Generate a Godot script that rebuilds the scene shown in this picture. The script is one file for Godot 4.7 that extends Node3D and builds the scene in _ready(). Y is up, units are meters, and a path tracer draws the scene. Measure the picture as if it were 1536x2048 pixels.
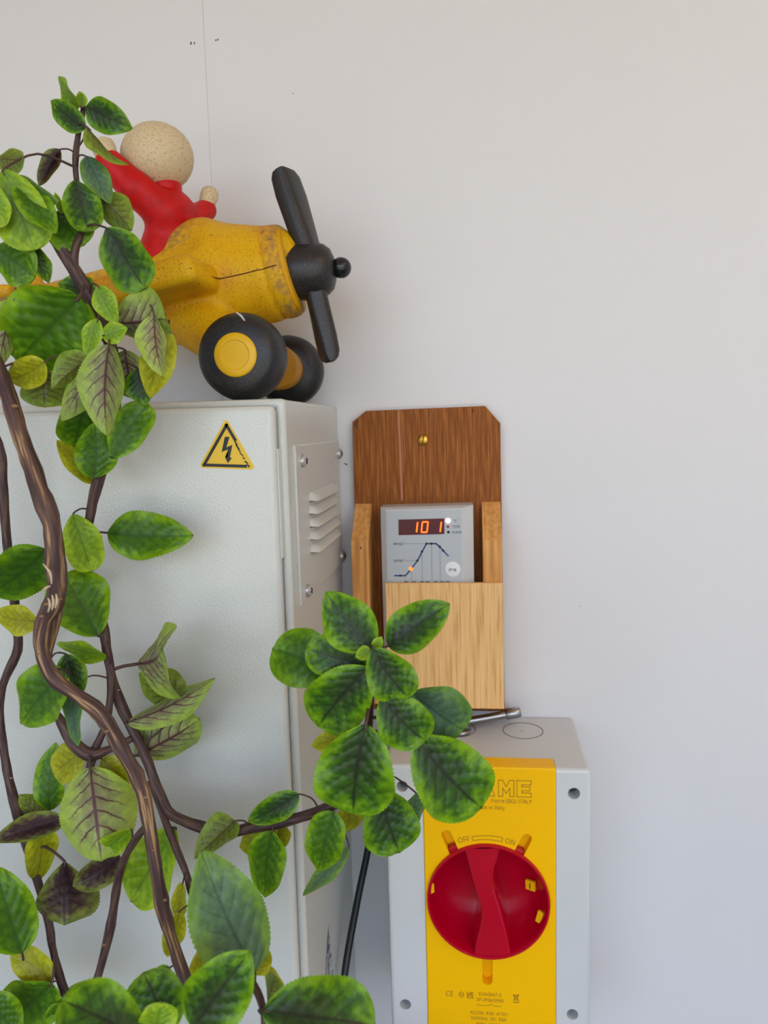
extends Node3D
# Corner of a pottery studio: kiln control cabinet, toy aeroplane, programmer in a wooden holder, rotary isolator and a trailing house plant.
# World: wall at z = 0, x to the right, y up, metres.

var mats := {}

func _ready() -> void:
	setup_view()
	build_room()
	build_lamp()
	build_cabinet()
	build_isolator()
	build_holder()
	build_controller()
	build_cable()
	build_key()
	build_plane()
	build_plant()

func setup_view() -> void:
	var cam := Camera3D.new()
	cam.name = "camera"
	cam.near = 0.02
	cam.far = 60.0
	var lens := CameraAttributesPhysical.new()
	lens.frustum_focal_length = 17.58
	lens.exposure_aperture = 7.0
	lens.frustum_focus_distance = 0.50
	lens.frustum_near = 0.02
	lens.frustum_far = 60.0
	cam.attributes = lens
	cam.fov = 68.64
	cam.transform = Transform3D(Basis(Vector3(0.9932, -0.0264, -0.1132), Vector3(0.0134, 0.9933, -0.1145), Vector3(0.1154, 0.1122, 0.9870)).orthonormalized(), Vector3(0, 1.5, 0.68))
	add_child(cam)
	cam.current = true
	var env := Environment.new()
	env.background_mode = Environment.BG_SKY
	var sky := Sky.new()
	var sm := ProceduralSkyMaterial.new()
	sm.sky_top_color = Color(0.70, 0.80, 1.0)
	sm.sky_horizon_color = Color(0.95, 0.965, 1.0)
	sm.sky_curve = 0.2
	sm.ground_bottom_color = Color(0.35, 0.36, 0.30)
	sm.ground_horizon_color = Color(0.55, 0.57, 0.50)
	sm.sky_energy_multiplier = 1.0
	sky.sky_material = sm
	env.sky = sky
	env.tonemap_mode = Environment.TONE_MAPPER_LINEAR
	env.tonemap_exposure = EXPOSURE
	env.sdfgi_enabled = true
	env.ssao_enabled = true
	env.ssil_enabled = true
	# sun from behind the house: it lights the garden, not the room
	var sun := DirectionalLight3D.new()
	sun.name = "sun"
	sun.light_energy = SUN
	sun.light_color = Color(1.0, 0.92, 0.84)
	sun.light_angular_distance = 0.5
	sun.shadow_enabled = true
	add_child(sun)
	sun.look_at_from_position(Vector3(0, 5, 0), Vector3(0.8, 0, 4.4))
	var we := WorldEnvironment.new()
	we.name = "world_environment"
	we.environment = env
	add_child(we)

const EXPOSURE := 4.4
const SUN := 1.2
const LAMP := 0.12

# ------------------------------------------------------------------ materials
func V(x: float, y: float, z: float) -> Vector3:
	return Vector3(x, y, z) * 0.001

func mat(key: String, c: Color, rough := 0.5, metal := 0.0) -> StandardMaterial3D:
	if mats.has(key):
		return mats[key]
	var m := StandardMaterial3D.new()
	m.resource_name = key
	m.albedo_color = c
	m.roughness = rough
	m.metallic = metal
	mats[key] = m
	return m

func noise_tex(freq: float, ramp: Array, normal := false, strength := 4.0, size := 512, octaves := 4, sd := 3, kind := FastNoiseLite.TYPE_SIMPLEX_SMOOTH) -> NoiseTexture2D:
	var n := FastNoiseLite.new()
	n.noise_type = kind
	n.seed = sd
	n.frequency = freq
	n.fractal_octaves = octaves
	var t := NoiseTexture2D.new()
	t.width = size
	t.height = size
	t.seamless = true
	t.noise = n
	t.as_normal_map = normal
	t.bump_strength = strength
	if ramp.size() > 0:
		var g := Gradient.new()
		var off := PackedFloat32Array()
		var col := PackedColorArray()
		for r in ramp:
			off.append(r[0])
			col.append(r[1])
		g.offsets = off
		g.colors = col
		t.color_ramp = g
	return t

func triplanar(m: StandardMaterial3D, s: Vector3, world := true) -> void:
	m.uv1_triplanar = true
	m.uv1_world_triplanar = world
	m.uv1_scale = s

# ------------------------------------------------------------------ nodes
func thing(called: String, label: String, category: String, where := Vector3.ZERO, group := "") -> Node3D:
	var o := Node3D.new()
	o.name = called
	o.position = where
	o.set_meta("label", label)
	o.set_meta("category", category)
	if group:
		o.set_meta("group", group)
	add_child(o, true)
	return o

func put(parent: Node, called: String, mesh: Mesh, m: Material, where := Vector3.ZERO, label := "") -> MeshInstance3D:
	var o := MeshInstance3D.new()
	o.name = called
	o.mesh = mesh
	if m:
		for i in mesh.get_surface_count():
			o.set_surface_override_material(i, m)
	o.position = where
	if label:
		o.set_meta("label", label)
	parent.add_child(o, true)
	return o

func structure(called: String, mesh: Mesh, m: Material, parent: Node = self) -> MeshInstance3D:
	var o := put(parent, called, mesh, m)
	if parent == self:
		o.set_meta("kind", "structure")
		o.set_meta("label", "plain " + called.replace("_", " ") + " of the studio room")
		o.set_meta("category", called.split("_")[0])
	return o

# ------------------------------------------------------------------ mesh building: a dictionary of arrays
func begin() -> Dictionary:
	return {"v": PackedVector3Array(), "n": PackedVector3Array(), "u": PackedVector2Array(), "c": PackedColorArray(), "i": PackedInt32Array()}

func vert(b: Dictionary, p: Vector3, n: Vector3, uv := Vector2.ZERO, c := Color.WHITE) -> int:
	b.v.append(p)
	b.n.append(n)
	b.u.append(uv)
	b.c.append(c)
	return b.v.size() - 1

func tri(b: Dictionary, p: int, q: int, r: int) -> void:
	# wound so that the front face agrees with the normals (clockwise is front)
	var g: Vector3 = (b.v[q] - b.v[p]).cross(b.v[r] - b.v[p])
	if g.dot(b.n[p] + b.n[q] + b.n[r]) > 0.0:
		b.i.append_array(PackedInt32Array([p, r, q]))
	else:
		b.i.append_array(PackedInt32Array([p, q, r]))

func quad(b: Dictionary, p: int, q: int, r: int, s: int) -> void:
	tri(b, p, q, r)
	tri(b, p, r, s)

func commit(b: Dictionary, into: ArrayMesh = null) -> ArrayMesh:
	var a := []
	a.resize(Mesh.ARRAY_MAX)
	a[Mesh.ARRAY_VERTEX] = b.v
	a[Mesh.ARRAY_NORMAL] = b.n
	a[Mesh.ARRAY_TEX_UV] = b.u
	a[Mesh.ARRAY_COLOR] = b.c
	a[Mesh.ARRAY_INDEX] = b.i
	var m := into if into else ArrayMesh.new()
	m.add_surface_from_arrays(Mesh.PRIMITIVE_TRIANGLES, a)
	return m

# rounded box between two corners
func rbox(b: Dictionary, lo: Vector3, hi: Vector3, r: float, xf := Transform3D()) -> void:
	var c := (lo + hi) * 0.5
	var h := (hi - lo) * 0.5
	r = minf(r, minf(h.x, minf(h.y, h.z)) * 0.99)
	var inner := h - Vector3(r, r, r)
	for axis in 3:
		var a1 := (axis + 1) % 3
		var a2 := (axis + 2) % 3
		var t1 := [-h[a1], -h[a1] + r * 0.29, -h[a1] + r, h[a1] - r, h[a1] - r * 0.29, h[a1]]
		var t2 := [-h[a2], -h[a2] + r * 0.29, -h[a2] + r, h[a2] - r, h[a2] - r * 0.29, h[a2]]
		for s in [-1.0, 1.0]:
			var ids := []
			for i in 6:
				for j in 6:
					var p := Vector3.ZERO
					p[axis] = s * h[axis]
					p[a1] = t1[i]
					p[a2] = t2[j]
					var k := p.clamp(-inner, inner)
					var n := (p - k).normalized()
					ids.append(vert(b, xf * (c + k + n * r), xf.basis * n, Vector2(p[a1], p[a2])))
			for i in 5:
				for j in 5:
					quad(b, ids[i * 6 + j], ids[i * 6 + j + 1], ids[(i + 1) * 6 + j + 1], ids[(i + 1) * 6 + j])

func box_mesh(lo: Vector3, hi: Vector3, r := 0.001, xf := Transform3D()) -> ArrayMesh:
	var b := begin()
	rbox(b, lo, hi, r, xf)
	return commit(b)

# profile of (radius, height) turned round y
func lathe(b: Dictionary, prof: Array, seg := 32, xf := Transform3D(), crease := 0.7) -> void:
	var nn := prof.size()
	var sn := []
	for i in nn - 1:
		var d: Vector2 = prof[i + 1] - prof[i]
		sn.append(Vector2(d.y, -d.x).normalized())
	for i in nn - 1:
		var na: Vector2 = sn[i]
		var nb: Vector2 = sn[i]
		if i > 0 and sn[i - 1].dot(sn[i]) > crease:
			na = (sn[i - 1] + sn[i]).normalized()
		if i < nn - 2 and sn[i + 1].dot(sn[i]) > crease:
			nb = (sn[i + 1] + sn[i]).normalized()
		var ids := []
		for k in seg + 1:
			var a := TAU * k / seg
			var e := Vector3(cos(a), 0, sin(a))
			var pa: Vector2 = prof[i]
			var pb: Vector2 = prof[i + 1]
			ids.append(vert(b, xf * (e * pa.x + Vector3(0, pa.y, 0)), (xf.basis * (e * na.x + Vector3(0, na.y, 0))).normalized(), Vector2(float(k) / seg, float(i) / nn)))
			ids.append(vert(b, xf * (e * pb.x + Vector3(0, pb.y, 0)), (xf.basis * (e * nb.x + Vector3(0, nb.y, 0))).normalized(), Vector2(float(k) / seg, float(i + 1) / nn)))
		for k in seg:
			quad(b, ids[2 * k], ids[2 * k + 1], ids[2 * k + 3], ids[2 * k + 2])

func lathe_mesh(prof: Array, seg := 32, xf := Transform3D()) -> ArrayMesh:
	var b := begin()
	lathe(b, prof, seg, xf)
	return commit(b)

# transform that turns the y axis to a direction
func along(dir: Vector3, where := Vector3.ZERO) -> Transform3D:
	var y := dir.normalized()
	var x := y.cross(Vector3(0.13, 0.21, 0.97)).normalized()
	return Transform3D(Basis(x, y, x.cross(y)), where)

# smooth path through points with radii
func tube(b: Dictionary, pts: Array, rad: Array, seg := 10, sub := 4, lumpy := 0.0, sd := 1, flat_ends := true) -> void:
	var path := []
	var rr := []
	for i in pts.size() - 1:
		var p0: Vector3 = pts[maxi(i - 1, 0)]
		var p1: Vector3 = pts[i]
		var p2: Vector3 = pts[i + 1]
		var p3: Vector3 = pts[mini(i + 2, pts.size() - 1)]
		for k in sub:
			var t := float(k) / sub
			path.append(p1.cubic_interpolate(p2, p0, p3, t))
			rr.append(lerpf(rad[i], rad[i + 1], t))
	path.append(pts[-1])
	rr.append(rad[-1])
	var nz := FastNoiseLite.new()
	nz.seed = sd
	nz.frequency = 60.0
	var up: Vector3 = (path[1] - path[0]).normalized()
	var side := up.cross(Vector3(0.2, 0.3, 0.93)).normalized()
	var ids := []
	var long := 0.0
	for i in path.size():
		var d: Vector3 = (path[mini(i + 1, path.size() - 1)] - path[maxi(i - 1, 0)]).normalized()
		side = (side - d * side.dot(d)).normalized()
		var s2 := d.cross(side)
		if i > 0:
			long += path[i].distance_to(path[i - 1])
		for k in seg + 1:
			var a := TAU * k / seg
			var e := side * cos(a) + s2 * sin(a)
			var p: Vector3 = path[i] + e * rr[i]
			if lumpy > 0.0:
				p += e * rr[i] * lumpy * nz.get_noise_3dv(p - e * rr[i] * 0.3)
			ids.append(vert(b, p, e, Vector2(float(k) / seg, long * 10.0)))
	var w := seg + 1
	for i in path.size() - 1:
		for k in seg:
			quad(b, ids[i * w + k], ids[i * w + k + 1], ids[(i + 1) * w + k + 1], ids[(i + 1) * w + k])
	if flat_ends:
		for e in [0, path.size() - 1]:
			var d: Vector3 = (path[1] - path[0]) if e == 0 else (path[-1] - path[-2])
			d = d.normalized() * (-1.0 if e == 0 else 1.0)
			var c := vert(b, path[e], d)
			var ring := []
			for k in w:
				ring.append(vert(b, b.v[ids[e * w + k]], d))
			for k in seg:
				tri(b, c, ring[k], ring[k + 1])

# flat outline in x, y with thickness in z and a small bevel towards +z (outline may be concave when bevel is 0)
func plate(b: Dictionary, poly: PackedVector2Array, z0: float, z1: float, xf := Transform3D(), bevel := 0.0) -> void:
	if Geometry2D.is_polygon_clockwise(poly):
		poly.reverse()
	var top := poly
	if bevel > 0.0:
		var o := Geometry2D.offset_polygon(poly, -bevel, Geometry2D.JOIN_MITER)
		if o.size() == 1 and o[0].size() == poly.size():
			top = o[0]
			if Geometry2D.is_polygon_clockwise(top):
				top.reverse()
			var best := 0
			for i in top.size():
				if top[i].distance_to(poly[0]) < top[best].distance_to(poly[0]):
					best = i
			var turned := PackedVector2Array()
			for i in top.size():
				turned.append(top[(i + best) % top.size()])
			top = turned
		else:
			bevel = 0.0
	var idx := Geometry2D.triangulate_polygon(top)
	var f := []
	for p in top:
		f.append(vert(b, xf * Vector3(p.x, p.y, z1), xf.basis * Vector3(0, 0, 1), p))
	for k in idx.size() / 3:
		tri(b, f[idx[3 * k]], f[idx[3 * k + 1]], f[idx[3 * k + 2]])
	idx = Geometry2D.triangulate_polygon(poly)
	f = []
	for p in poly:
		f.append(vert(b, xf * Vector3(p.x, p.y, z0), xf.basis * Vector3(0, 0, -1), p))
	for k in idx.size() / 3:
		tri(b, f[idx[3 * k]], f[idx[3 * k + 1]], f[idx[3 * k + 2]])
	for i in poly.size():
		var j := (i + 1) % poly.size()
		var d := (poly[j] - poly[i]).normalized()
		var n := xf.basis * Vector3(d.y, -d.x, 0)
		var q0 := vert(b, xf * Vector3(poly[i].x, poly[i].y, z0), n)
		var q1 := vert(b, xf * Vector3(poly[j].x, poly[j].y, z0), n)
		var q2 := vert(b, xf * Vector3(poly[j].x, poly[j].y, z1 - bevel), n)
		var q3 := vert(b, xf * Vector3(poly[i].x, poly[i].y, z1 - bevel), n)
		quad(b, q0, q1, q2, q3)
		if bevel > 0.0:
			var nb := (n + xf.basis * Vector3(0, 0, 1)).normalized()
			q0 = vert(b, xf * Vector3(poly[i].x, poly[i].y, z1 - bevel), nb)
			q1 = vert(b, xf * Vector3(poly[j].x, poly[j].y, z1 - bevel), nb)
			q2 = vert(b, xf * Vector3(top[j].x, top[j].y, z1), nb)
			q3 = vert(b, xf * Vector3(top[i].x, top[i].y, z1), nb)
			quad(b, q0, q1, q2, q3)

func plate_mesh(pts: Array, z0: float, z1: float, bevel := 0.0) -> ArrayMesh:
	var b := begin()
	var poly := PackedVector2Array()
	for p in pts:
		poly.append(Vector2(p[0], p[1]) * 0.001)
	plate(b, poly, z0, z1, Transform3D(), bevel)
	return commit(b)

# line of constant width lying on a face that looks along +z (millimetres)
func stroke(b: Dictionary, pts: Array, w: float, z: float, closed := false, th := 0.00025) -> void:
	var n := pts.size()
	for i in (n if closed else n - 1):
		var p := Vector2(pts[i][0], pts[i][1])
		var q := Vector2(pts[(i + 1) % n][0], pts[(i + 1) % n][1])
		var d := (q - p).normalized() * w * 0.5
		var s := Vector2(-d.y, d.x)
		p -= d
		q += d
		plate(b, PackedVector2Array([(p + s) * 0.001, (p - s) * 0.001, (q - s) * 0.001, (q + s) * 0.001]), z, z + th)

func disc_pts(cx: float, cy: float, r: float, n := 24, sx := 1.0) -> Array:
	var out := []
	for k in n:
		out.append([cx + cos(TAU * k / n) * r * sx, cy + sin(TAU * k / n) * r])
	return out

func lettering(parent: Node, called: String, text: String, cap_mm: float, where: Vector3, m: Material, align := HORIZONTAL_ALIGNMENT_CENTER, turn := 0.0, bold := false) -> MeshInstance3D:
	var t := TextMesh.new()
	var fnt := SystemFont.new()
	fnt.font_names = PackedStringArray(["Droid Sans"])
	if bold:
		fnt.font_weight = 700
	t.font = fnt
	t.text = text
	t.font_size = 32
	t.pixel_size = cap_mm * 0.001 / (32.0 * 0.714)
	t.depth = 0.0003
	t.horizontal_alignment = align
	t.vertical_alignment = VERTICAL_ALIGNMENT_CENTER
	var o := put(parent, called, t, m, where)
	o.rotation.z = turn
	return o

# ------------------------------------------------------------------ smooth bodies: surface nets over a distance function (millimetres in, metres out)
func nets(field: Callable, lo: Vector3, hi: Vector3, cell: float, paint: Callable) -> ArrayMesh:
	var d := Vector3i(((hi - lo) / cell).ceil()) + Vector3i.ONE
	var block := 4
	var val := PackedFloat32Array()
	val.resize(d.x * d.y * d.z)
	val.fill(1000.0)
	var reach := cell * block * 0.87 + cell * 2.0
	for bx in range(0, d.x, block):
		for by in range(0, d.y, block):
			for bz in range(0, d.z, block):
				var mid := lo + (Vector3(bx, by, bz) + Vector3.ONE * (block - 1) * 0.5) * cell
				var m: float = field.call(mid)
				if absf(m) > reach * 1.6:
					if m < 0.0:
						for x in range(bx, mini(bx + block, d.x)):
							for y in range(by, mini(by + block, d.y)):
								for z in range(bz, mini(bz + block, d.z)):
									val[(x * d.y + y) * d.z + z] = m
					continue
				for x in range(bx, mini(bx + block, d.x)):
					for y in range(by, mini(by + block, d.y)):
						for z in range(bz, mini(bz + block, d.z)):
							val[(x * d.y + y) * d.z + z] = field.call(lo + Vector3(x, y, z) * cell)
	var b := begin()
	var at := {}
	var sx := d.y * d.z
	var sy := d.z
	for x in d.x - 1:
		for y in d.y - 1:
			for z in d.z - 1:
				var k := x * sx + y * sy + z
				var v0 := val[k]
				if v0 > 500.0 and val[k + sx + sy + 1] > 500.0:
					continue
				var c := [v0, val[k + sx], val[k + sy], val[k + sx + sy], val[k + 1], val[k + sx + 1], val[k + sy + 1], val[k + sx + sy + 1]]
				var neg := 0
				for q in 8:
					if c[q] < 0.0:
						neg += 1
				if neg == 0 or neg == 8:
					continue
				var sum := Vector3.ZERO
				var cnt := 0
				for e in EDGES:
					var a: float = c[e[0]]
					var g: float = c[e[1]]
					if (a < 0.0) != (g < 0.0):
						var t := a / (a - g)
						sum += CORNERS[e[0]].lerp(CORNERS[e[1]], t)
						cnt += 1
				var p := lo + (Vector3(x, y, z) + sum / cnt) * cell
				var h := cell * 0.4
				var n := Vector3(field.call(p + Vector3(h, 0, 0)) - field.call(p - Vector3(h, 0, 0)), field.call(p + Vector3(0, h, 0)) - field.call(p - Vector3(0, h, 0)), field.call(p + Vector3(0, 0, h)) - field.call(p - Vector3(0, 0, h))).normalized()
				at[k] = vert(b, p * 0.001, n, Vector2.ZERO, paint.call(p, n))
	for k in at:
		var z: int = k % d.z
		var y: int = (k / sy) % d.y
		var x: int = k / sx
		var inside := val[k] < 0.0
		if y > 0 and z > 0 and inside != (val[k + sx] < 0.0):
			net_quad(b, at, k, k - sy, k - sy - 1, k - 1)
		if x > 0 and z > 0 and inside != (val[k + sy] < 0.0):
			net_quad(b, at, k, k - sx, k - sx - 1, k - 1)
		if x > 0 and y > 0 and inside != (val[k + 1] < 0.0):
			net_quad(b, at, k, k - sx, k - sx - sy, k - sy)
	return commit(b)

const CORNERS := [Vector3(0, 0, 0), Vector3(1, 0, 0), Vector3(0, 1, 0), Vector3(1, 1, 0), Vector3(0, 0, 1), Vector3(1, 0, 1), Vector3(0, 1, 1), Vector3(1, 1, 1)]
const EDGES := [[0, 1], [2, 3], [4, 5], [6, 7], [0, 2], [1, 3], [4, 6], [5, 7], [0, 4], [1, 5], [2, 6], [3, 7]]

func net_quad(b: Dictionary, at: Dictionary, p: int, q: int, r: int, s: int) -> void:
	if at.has(p) and at.has(q) and at.has(r) and at.has(s):
		quad(b, at[p], at[q], at[r], at[s])

func cone_d(p: Vector3, a: Vector3, c: Vector3, ra: float, rc: float) -> float:
	var ac := c - a
	var t := clampf((p - a).dot(ac) / ac.length_squared(), 0.0, 1.0)
	return (p - a - ac * t).length() - lerpf(ra, rc, t)

func box_d(p: Vector3, h: Vector3, r: float) -> float:
	var q := p.abs() - h + Vector3(r, r, r)
	return q.max(Vector3.ZERO).length() + minf(maxf(q.x, maxf(q.y, q.z)), 0.0) - r

func smin(a: float, b: float, k: float) -> float:
	var h := maxf(k - absf(a - b), 0.0) / k
	return minf(a, b) - h * h * k * 0.25

# ------------------------------------------------------------------ the room
func build_room() -> void:
	var paint := mat("wall_paint", Color(0.86, 0.86, 0.855), 0.6)
	paint.normal_enabled = true
	paint.normal_texture = noise_tex(0.02, [], true, 2.0, 512, 4, 5)
	paint.normal_scale = 0.12
	triplanar(paint, Vector3(5, 5, 5))
	# wall behind the cabinet: boards with a butt joint
	var wb := structure("wall_back", box_mesh(Vector3(-1.7, 0, -0.12), Vector3(1.7, 2.5, -0.013), 0.001), paint)
	structure("panel", box_mesh(Vector3(-1.7, 0, -0.013), Vector3(-0.2274, 2.5, 0), 0.0002), paint, wb)
	structure("panel", box_mesh(Vector3(-0.2273, 0, -0.013), Vector3(1.7, 2.5, -0.0003), 0.0002), paint, wb)
	var dark := mat("speck_brown", Color(0.30, 0.27, 0.24), 0.8)
	for s in [[-239.6, 1840.5, 0.7, 1.5], [-236.5, 1840.3, 0.5, 1.2], [-217.0, 1841.2, 0.7, 0.6], [-215.1, 1841.6, 0.6, 0.7], [-114.5, 1467.8, 1.5, 0.35], [-113.0, 1467.0, 0.9, 0.7], [97.0, 1334.5, 0.4, 0.4], [-150.0, 1792.0, 0.3, 0.5]]:
		var b := begin()
		var o := disc_pts(s[0], s[1], s[3], 8, s[2] / s[3])
		var poly := PackedVector2Array()
		for p in o:
			poly.append(Vector2(p[0], p[1]) * 0.001)
		plate(b, poly, -0.0005, 0.0002)
		put(wb, "speck", commit(b), dark)
	var timber := mat("ceiling_boards", Color(0.90, 0.79, 0.68), 0.6)
	var floor_m := mat("floor_boards", Color(0.60, 0.52, 0.44), 0.6)
	floor_m.albedo_texture = noise_tex(0.01, [[0.0, Color(0.75, 0.7, 0.65)], [1.0, Color(1, 1, 1)]], false, 1.0, 256)
	triplanar(floor_m, Vector3(8, 1, 1))
	structure("floor", box_mesh(Vector3(-1.7, -0.1, 0), Vector3(1.7, 0, ROOM_Z), 0.002), floor_m)
	structure("ceiling", box_mesh(Vector3(-1.7, 2.5, -0.12), Vector3(1.7, 2.6, ROOM_Z + 0.1), 0.002), timber)
	structure("wall_left", box_mesh(Vector3(-1.8, 0, -0.12), Vector3(-1.7, 2.5, ROOM_Z + 0.1), 0.002), paint)
	structure("wall_right", box_mesh(Vector3(1.7, 0, -0.12), Vector3(1.8, 2.5, ROOM_Z + 0.1), 0.002), paint)
	# window wall behind the photographer
	var wf := structure("wall_front", box_mesh(Vector3(-1.7, 0, ROOM_Z), Vector3(1.7, WIN_LO.y, ROOM_Z + 0.1), 0.002), paint)
	structure("panel", box_mesh(Vector3(-1.7, WIN_HI.y, ROOM_Z), Vector3(1.7, 2.5, ROOM_Z + 0.1), 0.002), paint, wf)
	structure("panel", box_mesh(Vector3(-1.7, WIN_LO.y, ROOM_Z), Vector3(WIN_LO.x, WIN_HI.y, ROOM_Z + 0.1), 0.002), paint, wf)
	structure("panel", box_mesh(Vector3(WIN_HI.x, WIN_LO.y, ROOM_Z), Vector3(1.7, WIN_HI.y, ROOM_Z + 0.1), 0.002), paint, wf)
	var frame := mat("window_frame", Color(0.90, 0.90, 0.88), 0.4)
	var wn := structure("window_1", box_mesh(Vector3(WIN_LO.x, WIN_LO.y - 0.03, ROOM_Z - 0.04), Vector3(WIN_HI.x, WIN_LO.y + 0.015, ROOM_Z + 0.1), 0.004), frame)
	for k in 4:
		var x: float = lerpf(WIN_LO.x, WIN_HI.x - 0.045, k / 3.0)
		structure("frame_post", box_mesh(Vector3(x, WIN_LO.y + 0.015, ROOM_Z + 0.03), Vector3(x + 0.045, WIN_HI.y, ROOM_Z + 0.08), 0.004), frame, wn)
	structure("frame_rail", box_mesh(Vector3(WIN_LO.x, WIN_HI.y - 0.045, ROOM_Z + 0.03), Vector3(WIN_HI.x, WIN_HI.y, ROOM_Z + 0.08), 0.004), frame, wn)
	# garden outside, mirrored in the cabinet door
	var lawn := mat("lawn_grass", Color(0.36, 0.45, 0.20), 0.9)
	structure("ground_garden", box_mesh(Vector3(-14, -0.4, 8.0), Vector3(14, -0.2, 20), 0.01), lawn)
	structure("ground_patio", box_mesh(Vector3(-14, -0.4, ROOM_Z + 0.1), Vector3(14, -0.2, 8.0), 0.01), mat("patio_paving", Color(0.80, 0.76, 0.70), 0.9))
	var hb := begin()
	var nz := FastNoiseLite.new()
	nz.seed = 4
	nz.frequency = 0.6
	for i in 7:
		var c := Vector3(-6.0 + i * 2.0, 0.1, 10.0 + nz.get_noise_1d(i * 3.0) * 1.5)
		lathe(hb, [Vector2(0.01, -0.4), Vector2(1.1, -0.3), Vector2(1.45, 0.4), Vector2(1.2, 1.1 + 0.5 * nz.get_noise_1d(i * 7.0)), Vector2(0.6, 1.6), Vector2(0.01, 1.75)], 14, Transform3D(Basis(), c))
	structure("trim_hedge", commit(hb), mat("hedge_leaves", Color(0.26, 0.38, 0.14), 0.9))

const ROOM_Z := 2.0
const WIN_LO := Vector2(-1.45, 0.75)
const WIN_HI := Vector2(1.6, 2.30)

func build_lamp() -> void:
	var at := Vector3(0.95, 2.44, 1.1)
	var t := thing("ceiling_light", "long white strip light fixed under the ceiling", "lamp", at)
	put(t, "housing", box_mesh(Vector3(-0.07, 0.0, -0.62), Vector3(0.07, 0.06, 0.62), 0.006), mat("lamp_housing", Color(0.9, 0.9, 0.88), 0.5))
	var glow := mat("lamp_diffuser", Color(0.95, 0.93, 0.88), 0.5)
	glow.emission_enabled = true
	glow.emission = Color(1.0, 0.88, 0.73)
	glow.emission_energy_multiplier = 0.4
	put(t, "diffuser", box_mesh(Vector3(-0.055, -0.018, -0.60), Vector3(0.055, 0.0, 0.60), 0.006), glow)
	var l := AreaLight3D.new()
	l.name = "strip_light"
	l.area_size = Vector2(0.10, 1.18)
	l.light_color = Color(1.0, 0.88, 0.73)
	l.light_energy = LAMP
	l.shadow_enabled = true
	l.area_range = 8.0
	t.add_child(l)
	l.position = Vector3(0, -0.022, 0)
	l.rotation.x = -PI / 2

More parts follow.
